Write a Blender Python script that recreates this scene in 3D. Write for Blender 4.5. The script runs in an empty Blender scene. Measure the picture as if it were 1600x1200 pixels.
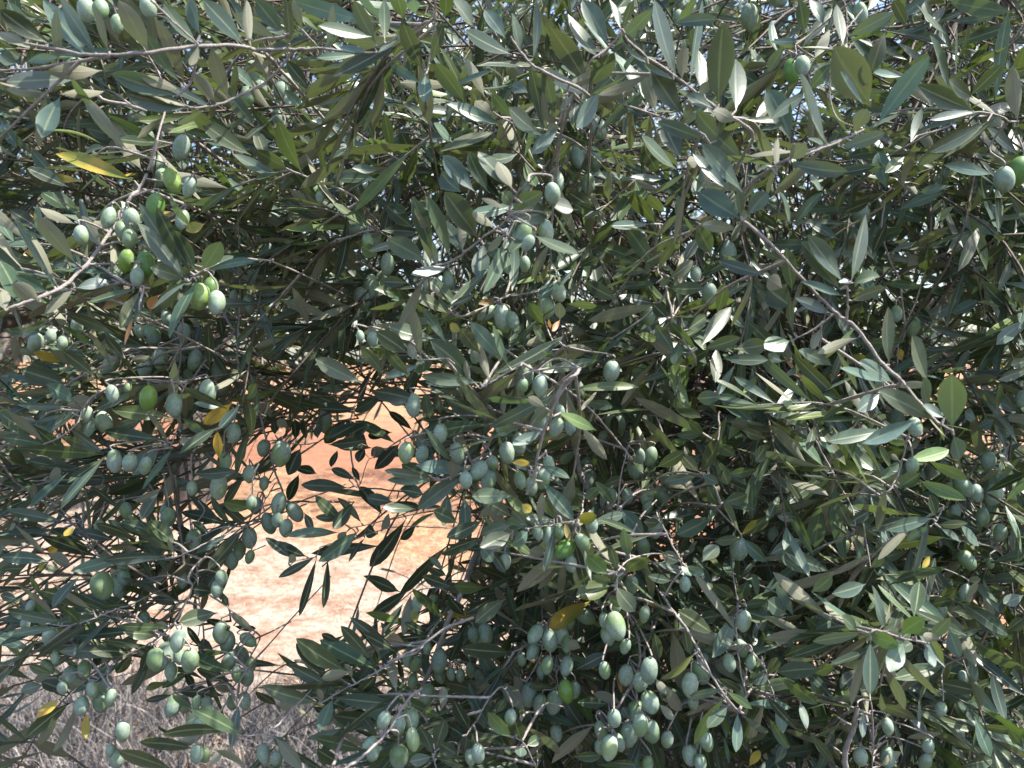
import bpy, math, random, re
import numpy as np
from mathutils import Vector, Matrix, noise

# ------------------------------------------------------------------ camera, world, sun
sc = bpy.context.scene
COL = sc.collection
random.seed(7)
RNG = np.random.default_rng(7)
F = 1200.0                                   # focal length in photo pixels (1600 wide)
CAM = np.array([0.0, 0.0, 1.5])
PITCH = math.radians(-1.9)
cam = bpy.data.cameras.new('camera'); camo = bpy.data.objects.new('camera', cam); COL.objects.link(camo)
camo.location = CAM; camo.rotation_euler = (math.radians(90) + PITCH, 0, 0)
cam.sensor_width = 36; cam.lens = 27; cam.clip_start = .02; cam.clip_end = 2000
cam.dof.use_dof = True; cam.dof.focus_distance = .66; cam.dof.aperture_fstop = 13
sc.camera = camo
FW = np.array([0, math.cos(PITCH), math.sin(PITCH)]); UP = np.array([0, -math.sin(PITCH), math.cos(PITCH)]); RT = np.array([1.0, 0, 0])

SUN_EL, SUN_AZ = 60.0, 96.0                 # azimuth from +Y, negative is to the left
world = bpy.data.worlds.new('World'); sc.world = world; world.use_nodes = True
nt = world.node_tree; bg = nt.nodes['Background']
sky = nt.nodes.new('ShaderNodeTexSky'); sky.sky_type = 'NISHITA'; sky.sun_disc = False
sky.sun_elevation = math.radians(SUN_EL); sky.sun_rotation = math.radians(SUN_AZ)
sky.air_density = 1.0; sky.dust_density = 1.5
nt.links.new(sky.outputs[0], bg.inputs[0]); bg.inputs[1].default_value = .15
sun = bpy.data.lights.new('sun', 'SUN'); suno = bpy.data.objects.new('sun', sun); COL.objects.link(suno)
sun.energy = 4.6; sun.angle = math.radians(.53); sun.color = (1.0, .955, .88)
el, az = math.radians(SUN_EL), math.radians(SUN_AZ)
SDIR = Vector((math.sin(az) * math.cos(el), math.cos(az) * math.cos(el), math.sin(el)))
suno.rotation_euler = SDIR.to_track_quat('Z', 'Y').to_euler(); suno.location = (0, 0, 10)
vs = sc.view_settings; vs.view_transform = 'Standard'; vs.look = 'None'; vs.gamma = 1; vs.exposure = 1.2
sc.cycles.max_bounces = 10; sc.cycles.transmission_bounces = 8; sc.cycles.diffuse_bounces = 5
sc.cycles.sample_clamp_indirect = 8

# ------------------------------------------------------------------ helpers
def unproj(px, py, d):
    return CAM + d * (FW + RT * ((px - 800) / F) + UP * ((600 - py) / F))
def proj(P):
    v = P - CAM; d = v @ FW
    return 800 + F * (v @ RT) / d, 600 - F * (v @ UP) / d, d
def norm(v):
    return v / (np.linalg.norm(v, axis=-1, keepdims=True) + 1e-12)

def new_mat(name):
    m = bpy.data.materials.new(name); m.use_nodes = True
    n = m.node_tree; return m, n, n.nodes, n.links, n.nodes['Principled BSDF']
def nd(ns, typ, **kw):
    o = ns.new(typ)
    for k, v in kw.items(): setattr(o, k, v)
    return o
def mixrgb(ns, ln, fac, a, b, blend='MIX'):
    m = ns.new('ShaderNodeMix'); m.data_type = 'RGBA'; m.blend_type = blend
    for idx, val in ((0, fac), (6, a), (7, b)):
        if hasattr(val, 'links'): ln.new(val, m.inputs[idx])
        elif idx == 0: m.inputs[0].default_value = val
        else: m.inputs[idx].default_value = (*val, 1) if len(val) == 3 else val
    return m.outputs[2]
def ramp(ns, ln, src, stops):
    r = ns.new('ShaderNodeValToRGB'); e = r.color_ramp.elements
    while len(e) < len(stops): e.new(.5)
    for i, (p, c) in enumerate(stops):
        e[i].position = p; e[i].color = (c, c, c, 1) if not isinstance(c, tuple) else (*c, 1)
    ln.new(src, r.inputs[0]); return r.outputs[0]
def noise_tex(ns, ln, scale, detail=3, vec=None, rough=.55):
    t = ns.new('ShaderNodeTexNoise'); t.inputs['Scale'].default_value = scale; t.inputs['Detail'].default_value = detail
    t.inputs['Roughness'].default_value = rough
    if vec is not None: ln.new(vec, t.inputs['Vector'])
    return t
def math_n(ns, ln, op, a, b=None, clamp=False):
    m = ns.new('ShaderNodeMath'); m.operation = op; m.use_clamp = clamp
    for i, v in enumerate((a, b)):
        if v is None: continue
        if hasattr(v, 'links'): ln.new(v, m.inputs[i])
        else: m.inputs[i].default_value = v
    return m.outputs[0]

# ------------------------------------------------------------------ materials
def leaf_material():
    m, n, ns, ln, p = new_mat('olive_leaf')
    at = nd(ns, 'ShaderNodeAttribute', attribute_name='tone')
    uv = ns.new('ShaderNodeUVMap'); uv.uv_map = 'leaf'
    sep = ns.new('ShaderNodeSeparateXYZ'); ln.new(uv.outputs[0], sep.inputs[0])
    geo = ns.new('ShaderNodeNewGeometry'); tc = ns.new('ShaderNodeTexCoord')
    dist = math_n(ns, ln, 'ABSOLUTE', math_n(ns, ln, 'SUBTRACT', sep.outputs[1], .5))
    rib = ramp(ns, ln, dist, [(0.0, 1.0), (.03, .9), (.07, 0.0)])
    edge = ramp(ns, ln, dist, [(.40, 0.0), (.5, 1.0)])
    # side veins
    w = ns.new('ShaderNodeTexWave'); w.inputs['Scale'].default_value = 2.2; w.inputs['Distortion'].default_value = 2
    mp = ns.new('ShaderNodeCombineXYZ')
    ln.new(math_n(ns, ln, 'ADD', math_n(ns, ln, 'MULTIPLY', sep.outputs[0], 3.0), math_n(ns, ln, 'MULTIPLY', dist, -2.4)), mp.inputs[0])
    ln.new(mp.outputs[0], w.inputs['Vector'])
    n1 = noise_tex(ns, ln, 90, 4, tc.outputs['Object']); n2 = noise_tex(ns, ln, 900, 2, tc.outputs['Object'])
    spots = ramp(ns, ln, n2.outputs[0], [(.66, 0.0), (.72, 1.0)])
    base = mixrgb(ns, ln, ramp(ns, ln, n1.outputs[0], [(.3, 0.0), (.7, 1.0)]), at.outputs['Color'],
                  mixrgb(ns, ln, 1.0, at.outputs['Color'], (1.55, 1.5, 1.45), 'MULTIPLY'))
    base = mixrgb(ns, ln, math_n(ns, ln, 'MULTIPLY', w.outputs[1], .12), base, (.12, .16, .10))
    base = mixrgb(ns, ln, math_n(ns, ln, 'MULTIPLY', spots, .22), base, (.14, .17, .13))
    top = mixrgb(ns, ln, math_n(ns, ln, 'MULTIPLY', rib, .8), base, (.25, .29, .16))
    top = mixrgb(ns, ln, math_n(ns, ln, 'MULTIPLY', edge, .25), top, (.20, .24, .12))
    # silvery underside, tinted by the leaf's own tone when it is a dead or yellow one
    yg = math_n(ns, ln, 'MULTIPLY', at.outputs['Alpha'], ramp(ns, ln, noise_tex(ns, ln, 38, 2, tc.outputs['Object']).outputs[0], [(.42, 0.0), (.6, .9)]))
    top = mixrgb(ns, ln, yg, top, (.17, .22, .035))
    und = mixrgb(ns, ln, at.outputs['Alpha'], (.235, .232, .16), mixrgb(ns, ln, 1.0, at.outputs['Color'], (1.1, 1.1, 1.2), 'MULTIPLY'))
    und = mixrgb(ns, ln, math_n(ns, ln, 'MULTIPLY', n1.outputs[0], .35), und, (.30, .28, .19))
    und = mixrgb(ns, ln, math_n(ns, ln, 'MULTIPLY', rib, .5), und, (.36, .35, .22))
    c = mixrgb(ns, ln, geo.outputs['Backfacing'], top, und)
    ln.new(c, p.inputs['Base Color'])
    rr = ns.new('ShaderNodeMapRange'); ln.new(geo.outputs['Backfacing'], rr.inputs[0])
    rr.inputs[3].default_value = .37; rr.inputs[4].default_value = .75
    ln.new(rr.outputs[0], p.inputs['Roughness'])
    p.inputs['Specular IOR Level'].default_value = .5
    bp = ns.new('ShaderNodeBump'); bp.inputs['Strength'].default_value = .25; bp.inputs['Distance'].default_value = .0006
    ln.new(math_n(ns, ln, 'ADD', n1.outputs[0], math_n(ns, ln, 'MULTIPLY', rib, -.6)), bp.inputs['Height']); ln.new(bp.outputs[0], p.inputs['Normal'])
    tr = ns.new('ShaderNodeBsdfTranslucent')
    ln.new(mixrgb(ns, ln, 1.0, mixrgb(ns, ln, .35, at.outputs['Color'], (.11, .15, .03)), (2.3, 2.4, 1.3), 'MULTIPLY'), tr.inputs[0])
    mx = ns.new('ShaderNodeMixShader'); mx.inputs[0].default_value = .15
    ln.new(p.outputs[0], mx.inputs[1]); ln.new(tr.outputs[0], mx.inputs[2])
    ln.new(mx.outputs[0], ns['Material Output'].inputs[0])
    return m

def bark_material(name, c1, c2, c3, scale):
    m, n, ns, ln, p = new_mat(name)
    tc = ns.new('ShaderNodeTexCoord')
    a = noise_tex(ns, ln, scale, 5, tc.outputs['Object'], .65); b = noise_tex(ns, ln, scale * 6, 3, tc.outputs['Object'])
    c = mixrgb(ns, ln, ramp(ns, ln, a.outputs[0], [(.35, 0.0), (.62, 1.0)]), c1, c2)
    c = mixrgb(ns, ln, ramp(ns, ln, b.outputs[0], [(.58, 0.0), (.68, .8)]), c, c3)
    ln.new(c, p.inputs['Base Color']); p.inputs['Roughness'].default_value = .8
    bp = ns.new('ShaderNodeBump'); bp.inputs['Strength'].default_value = .6; bp.inputs['Distance'].default_value = .0015
    ln.new(math_n(ns, ln, 'ADD', a.outputs[0], b.outputs[0]), bp.inputs['Height']); ln.new(bp.outputs[0], p.inputs['Normal'])
    return m

def olive_material(name, bloom, flesh, rub):
    m, n, ns, ln, p = new_mat(name)
    tc = ns.new('ShaderNodeTexCoord'); oi = ns.new('ShaderNodeObjectInfo')
    vm = ns.new('ShaderNodeVectorMath'); vm.operation = 'ADD'; ln.new(tc.outputs['Object'], vm.inputs[0])
    cx = ns.new('ShaderNodeCombineXYZ'); ln.new(math_n(ns, ln, 'MULTIPLY', oi.outputs['Random'], 40), cx.inputs[0]); ln.new(cx.outputs[0], vm.inputs[1])
    a = noise_tex(ns, ln, 1.4, 3, vm.outputs[0]); b = noise_tex(ns, ln, 9, 4, vm.outputs[0], .7)
    v = ns.new('ShaderNodeTexVoronoi'); v.inputs['Scale'].default_value = 11; ln.new(vm.outputs[0], v.inputs['Vector'])
    dots = ramp(ns, ln, v.outputs['Distance'], [(.10, 1.0), (.19, 0.0)])
    c = mixrgb(ns, ln, ramp(ns, ln, a.outputs[0], [(rub, 1.0), (rub + .12, 0.0)]), bloom, flesh)
    c = mixrgb(ns, ln, math_n(ns, ln, 'MULTIPLY', ramp(ns, ln, b.outputs[0], [(.4, 0.0), (.62, 1.0)]), .6), c, tuple(x * .58 for x in bloom))
    c = mixrgb(ns, ln, math_n(ns, ln, 'MULTIPLY', dots, .28), c, (.50, .56, .40))
    hv = ns.new('ShaderNodeHueSaturation'); ln.new(c, hv.inputs['Color'])
    ln.new(math_n(ns, ln, 'ADD', math_n(ns, ln, 'MULTIPLY', oi.outputs['Random'], .5), .72), hv.inputs['Value'])
    ln.new(math_n(ns, ln, 'ADD', math_n(ns, ln, 'MULTIPLY', oi.outputs['Random'], -.045), .515), hv.inputs['Hue'])
    ln.new(hv.outputs[0], p.inputs['Base Color'])
    ln.new(ramp(ns, ln, a.outputs[0], [(rub, .34), (rub + .12, .6)]), p.inputs['Roughness'])
    p.inputs['Subsurface Weight'].default_value = .12; p.inputs['Subsurface Radius'].default_value = (.4, .8, .2)
    p.inputs['Subsurface Scale'].default_value = .004
    bp = ns.new('ShaderNodeBump'); bp.inputs['Strength'].default_value = .12; bp.inputs['Distance'].default_value = .001
    ln.new(b.outputs[0], bp.inputs['Height']); ln.new(bp.outputs[0], p.inputs['Normal'])
    return m

M_LEAF = leaf_material()
M_TWIG = bark_material('twig_bark', (.26, .225, .205), (.40, .35, .32), (.50, .42, .29), 220)
M_BARK = bark_material('trunk_bark', (.085, .065, .055), (.17, .135, .11), (.24, .20, .16), 28)
M_DTWIG = bark_material('inner_twig_bark', (.10, .078, .062), (.17, .135, .105), (.24, .20, .15), 90)
M_OLIVE = olive_material('olive_skin', (.35, .45, .345), (.23, .34, .13), .40)
M_OLIVE_G = olive_material('olive_skin_green', (.22, .37, .14), (.17, .31, .04), .52)

def mesh_obj(name, verts, faces_flat, loop_tot, mat, parent, origin, tones=None, uvs=None, smooth=True):
    """numpy -> one mesh object; verts are world coordinates, origin its world origin"""
    me = bpy.data.meshes.new(name)
    nv, nf = len(verts), len(loop_tot)
    me.vertices.add(nv); me.vertices.foreach_set('co', (verts - origin).astype(np.float32).ravel())
    me.loops.add(len(faces_flat)); me.loops.foreach_set('vertex_index', faces_flat.astype(np.int32))
    me.polygons.add(nf); ls = np.concatenate(([0], np.cumsum(loop_tot)[:-1])).astype(np.int32)
    me.polygons.foreach_set('loop_start', ls)
    me.polygons.foreach_set('use_smooth', np.full(nf, smooth))
    if uvs is not None:
        uvl = me.uv_layers.new(name='leaf'); uvl.data.foreach_set('uv', uvs[faces_flat].astype(np.float32).ravel())
    if tones is not None:
        a = me.color_attributes.new('tone', 'FLOAT_COLOR', 'POINT'); a.data.foreach_set('color', tones.astype(np.float32).ravel())
    me.update(calc_edges=True); me.validate()
    me.materials.append(mat)
    o = bpy.data.objects.new(name, me); COL.objects.link(o)
    if parent is not None:
        o.parent = parent; o.location = Vector(origin) - wloc(parent)
    else: o.location = Vector(origin)
    return o
def wloc(o):
    v = Vector(o.location)
    while o.parent: o = o.parent; v += o.location
    return v
def empty(name, loc, **props):
    o = bpy.data.objects.new(name, None); COL.objects.link(o); o.location = loc; o.empty_display_size = .1
    for k, v in props.items(): o[k] = v
    return o

# ------------------------------------------------------------------ leaves
PROF_T = np.array([0, .05, .10, .2, .35, .5, .65, .8, .92, 1.0])
PROF_A = np.array([.05, .07, .17, .50, .84, 1.0, .97, .74, .38, .02])       # lanceolate
PROF_B = np.array([.05, .07, .14, .42, .74, .95, 1.0, .86, .50, .03])      # broader near the tip
def leaf_block(B, D, N, L, W, bend, fold, side, tw, tone, lod):
    """B base, D unit axis, N unit upper normal (n,3); returns verts, faces, uv, tones"""
    n = len(B)
    ts = {2: PROF_T, 1: np.array([0, .1, .3, .55, .8, 1.0]), 0: np.array([0, .3, .7, 1.0])}[lod]
    N = norm(N - D * np.sum(N * D, 1, keepdims=True)); S = np.cross(D, N)
    k = len(ts); mixp = RNG.random(n)[:, None]
    prof = np.interp(ts, PROF_T, PROF_A)[None] * (1 - mixp) + np.interp(ts, PROF_T, PROF_B)[None] * mixp
    t = ts[None]
    if lod == 0: cols = [-1, 1]
    else: cols = [-1, 0, 1]
    V = []; UVs = []
    ang = tw[:, None] * (t - .3)
    for s in cols:
        off = s * prof * W[:, None] * .5
        lift = (fold[:, None] * np.abs(off)) if lod else 0 * off
        o_s = off * np.cos(ang) - lift * np.sin(ang); o_n = off * np.sin(ang) + lift * np.cos(ang)
        P = (B[:, None] + D[:, None] * (L[:, None] * t)[..., None]
             + S[:, None] * (o_s + (side * L)[:, None] * (t * t - t))[..., None]
             + N[:, None] * (o_n + (bend * L)[:, None] * (t * t - t))[..., None])
        V.append(P); UVs.append(np.broadcast_to(np.stack([ts, np.full(k, .5 + s * .5)], 1), (n, k, 2)))
    c = len(cols)
    V = np.stack(V, 2).reshape(n, k * c, 3); UVs = np.stack(UVs, 2).reshape(n, k * c, 2)
    f = []
    for i in range(k - 1):
        for j in range(c - 1):
            a = i * c + j; f.append([a, a + 1, a + c + 1, a + c])
    f = np.array(f)
    Fc = (f[None] + (np.arange(n) * k * c)[:, None, None]).reshape(-1, 4)
    T = np.repeat(tone, k * c, axis=0)
    return V.reshape(-1, 3), Fc, UVs.reshape(-1, 2), T

TONES = {'g': (.050, .069, .034), 'd': (.024, .038, .025), 'b': (.062, .096, .074), 'n': (.068, .095, .062), 's': (.085, .130, .110),  # 's' has sunlight painted into the tone, 'n' sky light on near leaves
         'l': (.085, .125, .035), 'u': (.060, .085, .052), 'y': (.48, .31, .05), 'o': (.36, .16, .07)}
def tone_rows(kinds):
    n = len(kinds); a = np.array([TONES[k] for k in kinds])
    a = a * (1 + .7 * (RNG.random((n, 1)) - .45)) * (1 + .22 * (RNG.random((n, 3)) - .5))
    al = np.array([1.0 if k in 'yo' else 0.0 for k in kinds])[:, None]
    return np.concatenate([a, al], 1)
def build_leaves(name, B, D, N, L, W, kinds, parent, lod, origin=None, bend=None):
    B = np.array(B, float); D = norm(np.array(D, float)); N = np.array(N, float); L = np.array(L, float); W = np.array(W, float)
    n = len(B)
    bend = RNG.normal(.06, .17, n) if bend is None else np.array(bend)
    V, Fc, uv, T = leaf_block(B, D, N, L, W, bend, RNG.uniform(.05, .45, n), RNG.normal(0, .06, n), RNG.normal(0, .55, n), tone_rows(kinds), lod)
    if origin is None: origin = V.mean(0)
    return mesh_obj(name, V, Fc.ravel(), np.full(len(Fc), 4), M_LEAF, parent, origin, T, uv)

# ------------------------------------------------------------------ tubes
class Tubes:
    def __init__(s): s.V = []; s.F = []; s.n = 0
    def add(s, pts, rad, sides=6):
        pts = np.array(pts, float); rad = np.array(rad, float)
        t = norm(np.gradient(pts, axis=0)); ref = np.array([.31, .2, .93])
        u = norm(np.cross(t, ref)); v = np.cross(t, u)
        a = np.arange(sides) / sides * 2 * math.pi
        ring = pts[:, None] + rad[:, None, None] * (u[:, None] * np.cos(a)[None, :, None] + v[:, None] * np.sin(a)[None, :, None])
        k = len(pts); s.V.append(ring.reshape(-1, 3))
        i = np.arange(k - 1)[:, None] * sides; j = np.arange(sides)[None]; j2 = (j + 1) % sides
        f = np.stack([i + j, i + j2, i + sides + j2, i + sides + j], -1).reshape(-1, 4) + s.n
        s.F.append(f); s.n += k * sides
    def build(s, name, mat, parent, origin=None):
        V = np.concatenate(s.V); Fc = np.concatenate(s.F)
        return mesh_obj(name, V, Fc.ravel(), np.full(len(Fc), 4), mat, parent, V.mean(0) if origin is None else origin)
def smooth_path(P, n=5, jit=0.0):
    P = np.array(P, float)
    if len(P) == 2: P = np.array([P[0], (P[0] + P[1]) / 2 + RNG.normal(0, .02, 3) * np.linalg.norm(P[1] - P[0]), P[1]])
    Q = np.vstack([2 * P[0] - P[1], P, 2 * P[-1] - P[-2]]); out = []
    for i in range(1, len(Q) - 2):
        for t in np.linspace(0, 1, n, endpoint=False):
            out.append(.5 * ((2 * Q[i]) + (-Q[i-1] + Q[i+1]) * t + (2*Q[i-1] - 5*Q[i] + 4*Q[i+1] - Q[i+2]) * t*t + (-Q[i-1] + 3*Q[i] - 3*Q[i+1] + Q[i+2]) * t**3))
    out.append(P[-1]); out = np.array(out)
    if jit: out[1:-1] += RNG.normal(0, jit, out[1:-1].shape)
    return out

# ------------------------------------------------------------------ olives
def olive_mesh(seed, asym, tip, mat):
    r = random.Random(seed); R, K = 16, 12; V = []; 
    for i in range(R + 1):
        th = math.pi * i / R; z = math.cos(th); rr = math.sin(th)
        rr *= (1 + asym * z * .35) * .70
        zz = z + (-tip * max(0, -z) ** 8)
        if i == 0: zz -= .05
        for j in range(K):
            a = 2 * math.pi * j / K
            V.append((rr * math.cos(a) + .05 * (1 - z * z), rr * math.sin(a), zz))
    V = np.array(V) * .5; Fq = []
    for i in range(R):
        for j in range(K): Fq.append([i*K+j, (i+1)*K+j, (i+1)*K+(j+1) % K, i*K+(j+1) % K])
    me = bpy.data.meshes.new('olive'); me.from_pydata([tuple(v) for v in V], [], Fq); me.update()
    me.polygons.foreach_set('use_smooth', np.full(len(Fq), True)); me.materials.append(mat)
    return me, V, np.array(Fq)
OLV = [olive_mesh(i, a, t, M_OLIVE) for i, (a, t) in enumerate(((.12, .06), (-.1, .04), (.02, .1), (.2, .03)))]
OLG = [olive_mesh(i, a, t, M_OLIVE_G) for i, (a, t) in enumerate(((.12, .06), (-.05, .05)))]

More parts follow.
